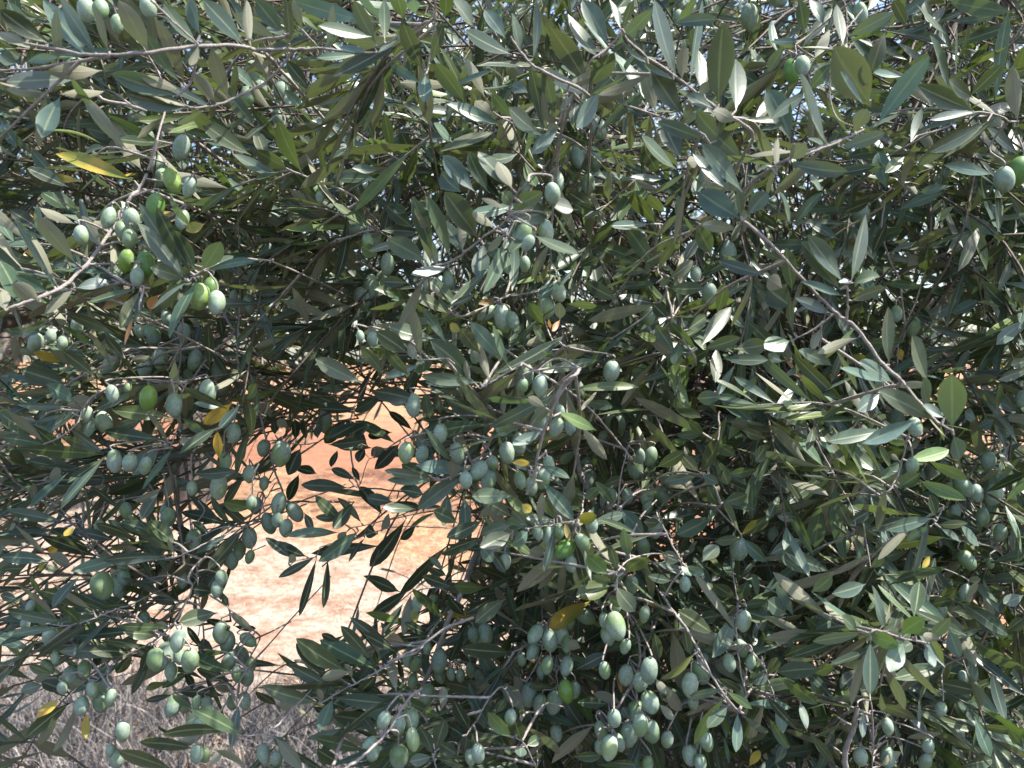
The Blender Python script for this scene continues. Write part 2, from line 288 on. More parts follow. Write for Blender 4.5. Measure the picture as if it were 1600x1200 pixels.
# ------------------------------------------------------------------ the main tree
BASE = Vector((.85, 2.7, 0))
tree = empty('olive_tree', BASE, label='large leafy olive tree filling the view, its near branches hung with unripe green olives', category='tree')
DATA = r"""C 0 0
B horizontal .44
S 30 1600 310 1230 290 900 330 600 345 420 320 150 270; S 26 700 350 450 390 200 430 0 440; S 22 120 460 0 500; S 16 940 0 1080 130 1230 270; S 22 1600 550 1450 620 1340 660 1210 675; S 22 1240 300 1200 500 1110 600
L 200 270 50 10 100 g; L 300 270 0 60 110 d; L 530 340 270 0 120 s; L 600 330 380 0 110 g; L 680 325 590 30 55 u; L 365 400 350 50 85 u; L 640 440 290 450 90 u; L 160 270 0 200 80 u; L 500 490 40 510 110 b; L 320 610 40 555 70 u; L 370 590 650 570 70 u; L 380 600 260 860 130 b; L 930 330 740 0 120 u; L 1250 220 1180 0 90 g; L 1520 280 1270 0 110 b; L 1570 300 1540 0 70 u; L 1240 290 1020 20 90 g; L 1150 520 970 110 80 u; L 1130 520 900 200 80 g; L 1100 600 700 460 120 b; L 1130 570 880 480 70 u; L 1190 680 780 580 120 b; L 1180 670 860 580 50 u; L 1350 640 1200 460 90 u; L 1430 620 1320 310 90 u; L 1240 280 1190 410 60 u; L 100 400 0 340 90 b; L 160 390 360 360 60 s
B upperleft .62
S 34 940 700 640 620 560 540; L 1000 870 940 660 90 d; L 890 1070 690 730 110 u; L 800 760 330 780 80 g; L 760 870 540 800 90 b; L 1570 970 1260 760 120 g; L 1600 800 1400 560 110 g; L 850 1080 760 1110 60 y; L 520 1130 250 1090 55 y; L 410 1160 200 940 90 g; L 430 1170 170 1050 90 d; L 940 740 560 590 120 b; L 1600 560 1450 420 90 b; L 700 1180 560 1080 80 b
B stemleft .5
L 840 1130 350 960 95 y; S 34 980 880 930 1060 860 1200; O 540 60 150 0; O 630 60 130 0; O 735 150 110; O 930 40 130; O 1135 920 160 10; O 1080 1130 150 -20 g; O 1180 1170 120 20
B darkstem .85
S 50 1290 400 1280 690 1240 900 1220 1200; S 24 1220 1040 1140 1060 1080 1000
C 400 0
B horizontal .44
S 24 0 310 240 310 430 305 620 330 760 330; S 22 240 310 100 480 0 550; S 16 200 300 200 220; S 14 280 180 380 285; S 14 880 240 740 300
L 170 210 0 0 110 b; L 215 280 190 0 60 g; L 200 200 60 175 50 b; L 290 190 230 0 55 u; L 720 230 390 160 90 g; L 750 275 610 0 90 g; L 805 260 800 0 75 g; L 700 330 520 295 50 s; L 760 330 880 240 50 b; L 440 300 480 30 60 u; L 80 480 0 340 70 u; L 640 340 380 360 50 b
B hangtop .5
S 22 1120 -20 1110 200 1080 400 1050 520; S 16 1110 120 980 185; L 1045 440 915 120 110 g; L 1000 90 985 0 90 s; L 1090 400 1170 150 70 g; L 1060 470 1050 640 90 s; L 1300 640 1120 390 95 g; L 1360 170 1230 0 120 g; L 1030 520 840 400 60 b; L 920 120 860 -100 110 g; L 1180 110 1190 -60 90 l
B diagtop .6
S 20 930 1030 800 940 640 840 540 760; L 540 765 250 550 90 g; L 640 810 515 550 80 g; L 560 750 520 580 50 u; L 600 830 345 750 60 s; L 740 880 650 650 90 g; L 770 960 370 810 90 b; L 980 1000 910 830 100 g; L 800 960 520 930 60 b; L 760 1030 560 890 60 g; L 850 950 800 700 80 d; L 650 440 400 460 90 b; L 760 560 840 400 90 d; L 330 550 190 380 90 d; L 300 680 180 560 70 b
B diagtoplow .58
S 18 560 1200 350 1120 180 1050 0 985; L 60 1000 0 820 90 g; L 200 1060 0 940 110 g; L 290 1080 140 760 120 g; L 430 1110 395 880 60 g; L 180 1060 0 1120 80 g; L 760 1120 480 1110 90 b; L 760 1060 600 1050 70 b; L 640 1080 700 940 60 b; L 480 990 570 930 70 d
B brightcenter .44
L 1370 1200 1170 970 110 s; L 1450 1200 1330 950 100 g; L 1600 1180 1390 950 120 g; L 1280 1200 1160 1080 120 g; L 1600 1180 1510 1010 90 u
B midtop .55
S 16 1600 780 1540 740 1480 700; L 1540 780 1190 650 110 b; L 1600 740 1480 590 80 b; L 1430 610 1310 360 80 u; L 1470 720 1370 630 100 u; L 1500 820 1150 950 110 g; L 1590 880 1220 920 60 g; L 1230 890 1110 770 90 b; L 1130 830 920 640 110 d; L 1600 340 1310 190 120 b; L 1560 240 1430 60 110 s; L 1600 900 1550 740 80 u; L 1000 860 1220 860 80 b
C 800 0
B midupper .46
S 20 690 190 600 300 480 400; L 600 280 440 0 120 g; L 680 180 610 0 60 g; L 690 180 760 0 50 b; L 640 290 880 60 90 g; L 540 360 350 90 110 g; L 470 530 240 170 140 g; L 480 540 640 330 110 g; L 480 540 560 370 60 b
B midupperleft .48
S 22 480 600 220 460 90 370 -10 230; L 60 330 0 80 80 g; L 130 370 150 0 55 g; L 480 590 200 430 80 b; L 200 850 120 420 85 g; L 210 830 190 570 45 u; L 270 740 190 420 80 g; S 16 345 590 300 750 200 860; L 200 850 0 760 50 s; L 290 800 120 960 80 b; L 210 840 280 780 70 u; L 550 570 400 800 100 b; L 150 820 -20 670 110 g; L 100 580 0 530 80 b; L 320 600 300 430 40 l
B upperright .44
S 26 1500 830 1280 680 1050 500 760 290 690 190; L 1030 490 890 0 130 b; L 1060 500 1080 290 95 u; L 1110 520 1190 0 60 b; L 1290 650 1320 140 170 g; L 1400 690 1400 370 140 g; L 1200 590 1160 310 110 g; L 1260 680 1090 590 80 s; L 1400 760 1260 690 90 u; L 1450 1000 1150 690 130 g; L 1170 600 1230 510 60 u; L 1010 500 820 370 60 s; L 850 400 690 200 80 g; L 1000 150 1290 120 80 b
B upperrightlow .46
S 22 1220 870 1040 770 890 720 690 650; S 8 700 650 680 560 610 480; L 1190 870 910 760 80 b; L 900 700 810 440 90 u; L 850 640 620 320 110 b; L 1060 720 870 430 150 g; L 1060 990 950 760 120 g; L 1030 1060 810 850 100 g; L 1090 780 1110 640 60 u; L 1440 1200 1190 900 130 b; L 860 720 690 650 60 b; L 1090 1010 1160 1010 80 u; L 1350 1190 1130 960 90 s; L 1280 880 1300 720 80 g
B olivestop .65
L 540 920 300 820 60 d; L 560 940 850 900 100 g; L 920 1100 830 940 90 d; L 960 1115 730 1110 60 b; O 540 800 150 -20 w; O 450 680 120; O 410 990 140; O 460 1000 120; O 520 1000 130; O 275 1130 150; O 480 1150 120; O 80 1180 100; L 380 780 400 640 80 d; L 250 1020 370 880 70 l; L 170 1090 80 860 80 g; L 230 1090 240 890 80 g; L 60 1150 0 800 90 u; L 700 880 790 630 110 d
C 1200 0
B topright .44
S 22 600 810 430 890 250 960 100 1010; L 540 820 620 680 100 u; L 130 1000 240 900 100 u; L 440 920 730 830 90 g; L 370 900 200 460 170 g; L 640 650 410 290 190 g; L 600 660 450 440 70 s; L 680 780 1010 350 110 b; L 470 280 430 30 90 g; L 500 230 790 80 90 g; S 12 480 190 590 60; L 60 1100 60 850 30 u; L 120 1010 500 1070 100 g; L 0 260 180 260 60 b; L 0 760 220 600 80 b; L 640 460 730 200 140 g; L 140 880 0 560 140 g; L 230 210 200 0 80 g; L 350 160 260 0 90 b; L 340 1190 260 1110 100 g
B toprightback .6
L 1130 560 1010 220 120 g; L 1110 210 920 20 90 g; L 870 170 780 0 70 d; L 1280 690 930 530 120 g; L 1370 760 1010 950 100 g; S 16 1500 760 1330 700 1200 740 1100 800 930 850; L 1570 970 1370 800 90 d; L 1460 800 1340 690 100 u; L 1260 600 1470 400 90 g; L 1420 640 1500 80 90 g; L 1560 760 1530 410 130 u; L 890 890 960 680 60 b; L 1280 610 1130 500 110 g; L 1180 480 1180 170 60 g; L 740 1180 690 950 100 b; L 680 1040 450 1080 80 d; L 1400 1090 1100 1030 80 s; L 1160 1160 950 1200 60 b; L 900 440 1000 330 60 b; L 840 480 660 450 60 s; L 770 570 400 600 70 b; L 1340 700 1010 750 60 b; L 850 980 730 1080 80 g; L 600 1060 740 1040 60 b
B brownlimb 1.0
S 85 1560 -60 1420 150 1330 330 1260 530 1200 800; S 24 1290 300 1300 150 1270 0; S 40 1040 1200 1090 950 1130 800
B olivesright .55
O 150 440 150 0 g; O 215 410 120; O 580 80 120; O 1480 1120 150; O 1565 1070 170 10 g; S 14 160 330 180 370 170 280; L 250 570 390 400 90 b; L 100 280 0 450 90 g
C 0 300
B stemleft .5
S 34 860 0 760 140 600 380 430 560 270 650 130 700 30 740; L 130 700 0 430 110 g; L 250 690 80 570 110 u; L 290 620 100 520 80 b; L 360 590 200 280 60 u; L 770 545 325 460 110 b; L 470 600 690 560 80 s; L 470 440 230 150 110 u; L 470 200 250 100 60 u; L 640 350 510 150 90 u; S 10 460 570 470 620; L 460 610 280 760 65 u; L 30 740 0 600 80 u; S 10 620 350 700 240 780 150; L 340 590 90 170 50 g; L 700 640 470 600 60 g; L 660 230 590 180 60 u
O 790 430 150 15 g; O 910 450 150 -5 g; O 860 530 120 0 g; O 810 290 120 0 g; O 975 90 160 0 g; O 820 170 130; O 680 160 130; O 510 270 130; O 760 240 110; O 1140 170 120
B hub .5
S 18 1600 420 1400 440 1250 500 1180 560; L 1150 540 860 190 100 g; L 1170 540 870 70 90 g; L 1190 500 980 90 110 d; L 1220 490 1100 240 100 g; L 1190 220 1060 0 110 g; L 1260 490 1380 310 100 g; L 1280 500 1460 400 70 g; L 1280 500 1600 430 60 b; L 1150 550 950 760 80 g; L 1230 560 1060 910 110 b; L 1150 540 940 470 90 g; O 1320 600 140 0 g; O 1250 650 160 5 g; O 1350 690 140 0; L 1170 560 960 730 60 s
B dryhub .52
S 18 700 550 860 590 900 600 880 760; L 870 620 750 850 100 g; L 900 620 850 810 70 b; L 830 630 640 730 55 o; L 860 600 550 690 60 g; L 830 780 780 960 40 o; L 990 640 930 730 70 o; L 940 600 960 500 40 o; L 290 230 190 140 50 o
B leftmid .6
L 1280 200 1160 240 70 y; L 300 340 140 400 65 y; L 720 890 410 760 90 g; L 590 960 370 830 70 l; L 400 1060 210 1000 60 y; L 600 1160 400 1000 80 g; L 780 1040 660 900 70 g; L 410 1200 130 1110 130 b; L 560 1050 720 1000 60 b; L 860 1160 750 1020 70 g; L 280 870 20 860 60 b; L 90 1060 90 900 70 u; L 500 140 260 0 120 d; L 250 230 60 110 90 d; L 430 110 330 0 90 d; S 16 500 860 620 960 700 1080 760 1000; L 700 1090 560 880 50 u; L 960 1030 820 1050 60 u
B leftolives .66
S 14 1130 880 1130 1040 1120 1200; O 950 890 150 -20; O 1000 1040 140 -10; O 1110 1060 120; O 1215 1050 130 10; O 1360 1110 130; O 690 1080 120 40; O 480 840 110; O 910 1100 120; O 870 870 90; O 220 940 110; O 320 900 90 0 g; O 1150 880 120; O 1040 790 100; O 400 950 110; L 500 980 340 960 60 b; L 140 1160 0 1150 90 g
B leftmidright .68
L 1590 370 1440 90 90 g; L 1310 1110 1300 820 60 g; L 1600 560 1390 550 60 g; L 1560 1150 1490 1030 60 g; L 1210 980 1250 840 50 d; L 1390 930 1370 780 60 d; L 1560 410 1350 200 80 d; L 1440 1190 1330 1000 60 g; L 1600 100 1300 60 90 g; L 1520 540 1270 300 100 d; O 1560 700 110; O 1460 650 80; S 20 1370 700 1440 840 1460 880 1300 1040 1180 1200; S 14 1480 0 1500 600 1490 1100; L 60 640 140 850 90 d; L 300 800 200 690 80 d
C 400 300
B brightcenter .44
S 22 1700 -60 1600 50 1560 180 1400 300 1230 430 1100 475; L 1390 290 1180 0 150 g; L 1300 380 1160 180 90 g; L 1290 370 1270 150 60 u; L 1215 415 1060 20 90 g; L 1100 460 990 100 80 u; L 1140 470 1080 290 75 u; L 1200 470 970 515 70 s; L 1420 330 1400 540 110 b; L 1590 270 1420 630 90 b; L 1060 430 820 290 120 b; L 980 300 700 370 60 b; L 1560 260 1450 370 50 u; L 1500 220 1350 130 60 u; L 1100 380 980 30 100 g; L 1560 110 1410 40 40 u; L 1600 90 1540 0 90 g
B leftlow .66
S 22 620 440 400 470 200 480 0 450; L 440 200 140 20 90 g; L 560 240 130 220 80 g; L 100 440 110 200 50 g; L 270 450 270 240 60 g; L 530 440 180 270 110 d; L 370 590 190 540 70 g; L 290 450 130 300 80 b; L 470 450 460 280 60 u; L 120 370 0 150 90 g; L 230 520 0 680 110 b; L 380 410 310 650 45 u; L 190 180 0 170 50 b; L 330 190 240 170 100 u
B clustermid .62
S 16 730 240 640 260 510 300; L 720 240 480 70 90 g; L 700 210 600 90 80 g; L 770 240 1000 250 90 d; O 625 235 110 70; O 700 310 120; O 760 290 110 40; O 820 450 130; O 1070 570 90; O 1200 555 110; O 400 30 90; L 990 230 810 80 110 g; L 760 400 660 340 90 l; L 1180 160 1000 60 80 b
B vertstem .8
S 28 660 200 650 320 635 600 640 800 660 1120; L 280 730 0 840 100 g; L 550 860 330 670 90 g; L 520 860 320 770 80 b; L 640 790 480 660 80 g; L 550 1000 350 870 90 b; L 260 1040 0 990 90 b; L 290 960 170 800 60 g; L 380 1080 220 1190 90 b; L 720 780 690 640 45 g; L 600 1000 590 860 70 d; L 790 500 670 510 60 d; L 190 990 110 820 60 u; L 500 670 370 665 40 d; L 800 700 600 550 80 d; S 20 80 0 70 300 30 700 40 1100; S 14 600 500 420 610 260 700; S 16 290 720 310 900 280 1100
B midspray .56
S 18 1600 640 1450 710 1280 780 1200 730; L 1270 710 1060 530 100 g; L 1200 760 950 640 100 g; L 1170 790 870 780 80 g; L 1260 750 1160 780 70 u; L 1320 720 1300 600 40 g; L 950 650 740 610 70 g; O 1440 760 130 50; O 1545 790 170 -10; L 1500 680 1390 700 45 o; L 950 570 780 560 70 d; O 1600 800 110
B midspraylow .5
S 18 1640 1090 1500 1170 1400 1230; S 12 1200 1040 1040 1050; L 1030 1040 965 700 75 u; L 1190 950 1040 720 60 g; L 950 1010 750 870 110 g; L 1010 1050 950 950 65 u; L 1030 1080 800 1160 60 b; L 1120 920 830 840 100 g; L 1340 1180 1090 930 130 g; L 800 1150 660 960 80 g; L 960 1150 810 980 70 g; L 1400 1010 1280 850 90 g; L 1280 870 1210 830 60 y; L 1460 1180 1370 900 60 u; L 1540 1050 1340 810 100 g; L 1580 1090 1480 830 60 g; L 1340 1190 1310 1050 40 u; L 1400 1190 1030 1150 80 g; L 660 1190 370 1040 110 g; O 730 920 100; O 650 900 70; O 1370 1020 100
C 800 300
B brightcenter .44
L 0 180 250 120 130 g; L 220 60 380 110 110 g; L 60 70 190 0 90 g; L 10 120 120 0 90 g; O 70 260 130 20; O 100 320 110 30; O 215 250 150; L 140 270 410 390 90 g; L 110 280 -10 390 90 g; O 80 450 100 0 g; O 250 10 130
B crosshub .6
S 16 920 200 940 380 910 490 950 560 1000 790; L 890 470 710 210 110 g; L 910 470 1060 240 90 g; L 880 495 640 490 55 b; L 900 570 620 590 70 b; L 980 600 1190 600 100 g; L 975 540 1130 430 75 g; L 900 200 740 0 120 g; L 860 200 610 210 70 b; L 660 670 460 560 100 d; L 520 110 350 0 100 d; L 960 210 1180 210 60 d; L 1070 440 1160 290 80 d; L 1040 180 1040 20 60 b; L 960 130 850 20 80 g; L 1250 390 1160 210 110 g; L 920 590 980 540 60 b
B lowhub .6
S 16 1000 790 1090 950 1150 1060; L 970 790 880 700 90 d; L 1150 970 980 810 100 g; L 1180 970 1370 720 110 g; L 1200 980 1430 910 90 g; L 1280 760 1330 570 90 g; L 1100 860 1210 780 90 g; L 1040 930 1020 1080 90 b; L 930 930 790 890 60 l; L 1280 970 1270 1190 90 g; L 1390 980 1600 950 110 g; L 1320 1040 1600 1050 90 b; L 1000 980 900 830 90 g; L 1460 850 1370 770 70 d; L 900 700 660 650 80 d; O 1230 640 140; O 1150 510 90; O 850 770 120
B centreolives .55
O 210 720 140 5; O 290 620 140 -20; L 260 560 170 670 80 b; L 300 800 300 690 90 u; L 340 700 530 710 80 g; L 300 800 250 870 40 o; L 230 790 240 850 30 o; S 14 0 650 160 625; S 16 -40 1120 80 1050 260 940 320 960; O 80 1130 150 -20; O 200 1100 150; L 200 830 110 690 80 l; L 220 950 130 830 70 g; O 620 1120 130; L 300 1050 180 980 40 b
B centretrunk .78
S 50 150 250 200 540 300 860 330 1000 360 1200; S 20 0 700 60 800 130 950; L 530 1090 340 960 90 g; L 540 1080 410 830 80 g; L 530 1070 640 950 70 g; L 900 1020 660 1060 90 g; L 820 1120 660 1080 80 g; L 500 340 310 490 80 l; L 620 310 470 450 90 g; L 570 930 520 750 60 d; S 14 520 1100 600 1040 690 960; L 450 790 330 650 80 d; L 560 970 420 830 70 d; L 560 530 440 480 60 b; L 330 620 420 520 60 b
B bigright .43
S 30 1600 310 1520 240 1440 180; L 1430 170 1170 0 160 b; L 1430 150 1410 0 90 g; L 1470 140 1600 0 110 g; L 1410 230 1180 200 80 u; L 1590 520 1290 430 80 b
C 1200 300
B bigright .43
S 32 830 1190 700 1060 560 860 430 760 300 630 0 310; S 20 490 800 500 680 490 570; L 470 570 250 270 130 g; L 450 610 210 310 120 g; L 520 560 610 140 130 g; L 530 570 700 530 110 g; L 520 680 740 600 80 g; L 470 650 200 560 60 b; L 140 200 70 0 130 g; L 170 200 340 0 70 g; L 150 620 110 350 110 g; L 150 720 0 600 150 d; L 160 880 140 670 50 g; S 16 420 760 300 850 150 930; S 12 330 830 330 940 310 1000; L 140 930 -20 980 120 g; L 570 910 310 1010 60 u; L 400 760 170 660 75 s; L 760 1080 750 720 120 g; L 1000 1180 900 900 130 g; L 780 1190 570 1060 110 b; L 720 1190 450 1100 60 s; L 410 1090 190 990 80 b; L 90 600 0 540 110 u; L 90 1060 0 1010 60 b
B rightback .72
L 960 520 1010 310 80 g; L 710 570 960 590 60 g; L 760 380 960 330 60 g; L 1370 740 1400 490 80 l; L 1340 690 1330 540 60 d; L 1430 600 1430 440 80 d; L 1100 1010 1390 890 80 g; L 1300 1160 1460 950 80 l; L 940 790 1150 720 100 b; L 1140 760 1310 680 90 b; L 1250 910 1030 850 60 s; L 1440 190 1340 0 120 g; L 1460 270 1200 160 100 s; L 1120 380 1300 240 80 g; L 1310 470 1480 330 90 g; L 820 110 1090 0 80 b; L 980 190 770 120 70 b; L 460 130 630 60 70 d; L 430 120 470 0 60 l; L 800 1090 1110 970 50 l; L 450 300 260 190 80 b; L 640 1060 530 1020 60 y; L 840 1060 820 980 60 y; L 1540 260 1600 130 90 d; S 18 730 60 710 250 770 450 820 560 850 900; S 16 1240 330 1300 520 1350 750 1320 1000; L 1110 640 1020 630 70 g; L 1110 560 970 540 60 s; L 1060 570 1230 480 80 d; O 800 760 110; O 900 840 120; O 800 1140 80; L 1100 720 990 620 90 b; L 650 400 740 200 80 d; L 870 460 940 400 80 u; L 1500 560 1410 1180 60 b
B rightlimb 1.25
S 60 1640 180 1500 200 1200 120 940 110; S 30 1560 20 1420 150; S 34 1100 20 1300 100
C 0 600
B leftedge .6
S 14 640 40 520 150 480 250 380 330 290 370; L 450 470 190 250 100 g; L 280 370 50 170 60 u; L 270 380 0 330 80 b; L 650 440 100 400 110 g; L 650 430 380 330 90 g; L 640 430 460 290 60 g; L 660 450 380 780 90 b; L 430 550 190 770 80 b; L 600 90 420 130 100 u; L 470 110 290 0 100 s; L 430 140 110 130 50 b; L 230 330 0 180 100 g; L 450 180 200 240 40 g; L 650 460 420 620 70 d; L 370 310 0 250 50 b; O 650 235 130 -20; O 550 275 120; O 545 190 100
B leftedgelow .66
S 14 620 640 510 850 400 870; L 370 520 170 480 90 g; L 190 610 10 620 60 d; L 300 600 380 540 90 u; L 400 860 40 790 80 b; S 10 640 570 420 600 190 605; L 200 740 210 620 40 u; L 0 790 180 720 60 d; S 22 510 700 515 900; S 12 280 700 500 850 700 740 940 690
B leftvert .78
S 34 1130 380 1110 700 1150 950 1190 1250; S 28 1150 380 1190 800 1220 1200; L 300 900 60 880 70 b; S 14 1080 420 960 470
B leftcentre .55
S 14 1150 20 1120 250 1060 400; L 1040 350 650 290 100 g; L 1060 400 920 180 50 u; L 1000 380 830 570 110 b; L 1080 400 890 660 55 b; L 1080 210 700 160 90 l; L 1310 320 1140 220 80 b; L 1430 160 1150 20 80 g; L 1410 160 1210 120 55 b; L 1450 120 1270 250 90 y; L 1370 470 1360 300 60 y; L 1500 130 1370 280 80 b; L 1570 340 1550 110 80 g; L 840 30 590 160 70 b; L 1360 270 1120 440 80 d; L 1130 300 1080 100 60 u; L 730 280 870 230 60 b; L 1200 350 1120 360 60 u; O 925 85 160 5 g; O 1090 130 150; O 715 480 140 -10; O 810 490 110 20; O 910 510 110; O 700 60 110; O 800 20 70 0 g; O 1300 50 150; L 1540 100 1600 0 90 g
B leftdark .64
L 980 560 670 690 130 d; L 740 780 570 640 60 d; L 970 570 640 590 60 d; L 1030 730 1080 560 90 u; L 1020 640 850 740 60 u; L 990 680 880 850 90 b; L 1040 890 1070 700 80 b; L 1500 540 1220 560 80 b; L 1540 560 1400 750 70 b; L 1570 780 1400 740 90 l; L 1300 360 1260 330 50 d; O 1370 640 150; O 1410 480 100; O 1460 310 130; O 790 790 110; O 620 890 90; O 1050 830 130; O 1210 970 130; O 1030 790 90; O 1200 650 90; O 770 1170 120; O 1570 740 90
B leftlowfan .58
S 14 1200 1040 1050 1090 640 1110; L 870 970 600 870 100 g; L 830 1010 700 850 80 g; L 1090 1050 800 820 110 g; L 1100 1000 930 860 110 g; L 600 1080 260 950 110 d; L 720 980 470 920 80 d; L 540 1090 300 900 50 g; L 450 1130 300 1070 110 u; L 310 1110 0 1080 80 b; L 300 1080 90 880 45 u; L 1030 1080 640 1100 90 b; L 770 1080 440 1170 90 b; L 460 900 400 950 60 y; L 370 1000 300 1050 55 y; L 1090 1060 1050 970 30 u; L 150 1150 0 1160 60 g; L 280 1120 240 1160 50 y
B lefthub .66
S 12 1600 860 1530 890 1370 900 1200 980; L 1430 880 1130 800 80 d; L 1450 890 1320 700 65 g; L 1520 900 1300 1160 100 g; L 1420 940 1220 1060 70 b; L 1540 880 1430 790 60 g; L 1310 930 1200 860 50 d; O 1450 1100 120; O 1560 960 120; O 1500 1040 120; O 1560 1080 90; O 1560 560 100
C 400 600
B gapolives .66
S 18 0 120 20 180 60 330 110 520 160 650 190 730; S 10 120 620 50 740 20 780; S 8 120 590 60 640; O 155 435 150 0; O 145 750 140 10; O 240 800 140 -35; O 190 900 120 10; O 130 850 100; O 80 870 130; O 50 620 90; O 0 760 100; O 50 400 110; L 350 190 70 60 110 g; L 280 400 200 570 100 d; L 270 560 200 730 70 d; L 380 560 230 520 70 d; L 100 210 0 130 90 u; L 200 270 130 230 70 u; L 250 350 240 220 70 d; L 310 350 300 220 80 d; L 120 320 110 230 60 g; S 10 400 360 280 380 140 350
B gapright .7
S 14 700 -20 600 180 590 400 640 640; L 560 150 330 50 90 g; L 790 70 610 170 90 b; L 580 650 280 630 80 b; L 620 600 470 530 65 d; L 650 610 600 520 40 d; S 8 580 600 640 640 700 480 740 460; L 880 720 430 660 60 b; L 790 820 650 640 90 d; L 740 400 500 390 80 g; L 870 370 620 230 90 g; L 810 400 720 450 90 u; L 900 370 740 530 100 d; S 12 1000 290 900 350 800 420; L 570 220 430 370 90 d; L 510 410 470 520 60 d; L 680 400 640 490 80 d; L 980 290 830 170 60 d; L 560 40 410 20 60 b; L 640 240 450 340 90 d; L 620 160 380 150 90 d; L 550 340 700 260 90 d; L 700 390 560 230 90 d; L 450 380 690 350 60 d; L 850 300 700 320 80 d
B gaptwig .62
S 10 1100 775 980 790 820 850 690 880 590 900; S 8 1250 900 900 890 700 940 560 1000; L 560 880 370 700 80 g; L 660 870 510 710 55 g; L 520 930 180 950 70 b; L 550 830 370 830 60 d; L 640 920 390 1110 110 b; L 570 920 510 970 60 u; L 780 920 830 810 70 u; L 610 740 480 910 90 d; L 940 840 710 1140 110 d; L 1000 890 900 970 70 d; L 680 960 580 1110 35 d; S 8 400 1020 370 1080 240 1110 190 1190; L 320 1080 90 990 80 d; L 220 1090 60 960 60 d; L 200 1120 240 1070 60 u; L 370 1080 140 1210 60 d; L 380 1080 270 1450 60 d; L 450 1080 420 1400 65 d; L 300 800 370 930 70 d; L 860 740 690 710 80 d; L 1050 780 860 740 90 d; L 760 940 690 900 90 d
B midhero .5
S 20 1560 230 1480 330 1420 430 1320 540 1150 600; L 1100 590 910 500 90 g; L 1110 600 820 600 65 b; L 1090 580 800 540 60 g; L 1330 530 1000 510 90 s; L 1130 580 990 290 90 g; L 1220 600 1240 470 80 u; L 1220 480 1060 280 55 g; L 1350 480 1190 220 60 u; L 1310 570 1010 780 110 b; L 1200 680 1170 890 80 g; L 1300 700 1300 950 80 g; L 1050 690 900 660 90 d; L 1000 780 790 770 60 g; O 985 130 150 0; O 940 430 140 10; O 1040 440 110; O 1260 430 130 -10; O 1550 250 120 30; O 1390 540 130 40; O 1450 600 140 10; O 1570 430 130; O 1310 600 110; O 1150 310 130; O 1480 490 90
B midherolow .5
L 1600 700 1350 700 100 g; L 1600 830 1410 720 90 g; L 1600 880 1410 940 90 g; L 1600 930 1400 1020 110 g; L 1430 960 1150 1060 90 d; L 1420 850 1190 960 90 d; L 1410 270 1110 285 60 b; L 1430 210 1190 100 90 g; L 1090 220 1060 60 80 b; L 1150 190 1130 60 55 b; L 1440 0 1060 -10 90 b; L 1550 210 1540 0 55 u; O 1560 1110 90; L 1450 1020 1560 1180 60 d; L 1390 830 1490 780 60 u; L 1400 1000 1480 1110 80 g; L 1170 1170 1080 1080 40 g; L 1260 870 1110 790 90 g; L 1190 1200 1070 1130 70 d; L 980 100 830 100 80 g; L 1010 110 720 40 110 b
C 800 600
B centrehero .5
S 24 400 -60 320 0 260 150 200 290 150 500 140 600 90 690; O 360 260 130 -10; O 275 270 130 20; O 300 170 90; O 180 240 120; O 45 370 120 -10; O 230 500 100; O 190 590 120; O 50 600 110; O 120 640 110; O 180 10 130; O 70 10 90; L 190 610 385 850 90 b; L 190 510 360 590 60 b; L 210 150 100 80 60 u; L 200 290 0 380 65 b; L 530 290 300 185 80 l; L 100 540 0 480 40 b
B centrestem .76
S 44 360 0 380 300 430 560 470 650 540 820 600 1000 640 1200; O 410 40 140; O 670 260 120; O 345 450 110 30; O 470 520 120; O 230 760 120; O 480 620 90; O 480 590 110; O 1100 280 80; O 570 340 90 0 g; O 620 230 100; S 18 400 90 470 160 540 230; L 660 170 540 110 90 g; L 670 180 860 200 90 g; L 650 170 650 0 90 g; L 640 350 640 200 60 g; L 740 380 740 250 45 l; L 600 330 680 330 80 g; L 1000 410 920 310 70 u; S 18 940 310 900 200 860 120
B duskolives .64
S 14 720 410 680 580 655 780; O 770 520 140 -5; O 800 450 90; O 865 450 120; O 840 690 140 5; O 930 700 130 -20; O 850 770 90; O 720 700 110; O 600 720 140 15; O 900 890 150 5; O 820 1020 120; O 730 1110 90; L 680 780 820 940 110 b; L 640 760 520 610 70 g; L 560 640 690 590 70 g; L 550 640 460 720 80 l; L 430 660 270 640 80 g; L 400 780 430 640 80 g; S 10 920 860 1000 960 1040 1040; L 820 860 920 870 80 g; L 560 570 500 440 50 d; L 900 520 1080 420 90 g; L 1150 310 1060 290 60 l
B yellowleafspray .5
S 14 420 840 390 855 260 880 100 905; L 400 860 530 820 80 y; L 0 490 110 490 45 y; L 60 750 120 800 60 y; O 500 880 100; O 440 990 120 -30; O 330 1030 150 50 g; O 370 1120 110; O 230 950 130; O 290 920 100; O 160 930 90; L 100 900 0 790 60 g; L 180 880 190 680 50 u; L 100 920 0 1000 100 b; L 270 880 200 1170 50 g; L 260 840 200 720 60 l; L 80 900 -40 860 70 g; L 210 1060 110 1040 80 u; L 330 860 360 980 40 o; L 260 850 90 840 60 g
B righthub .6
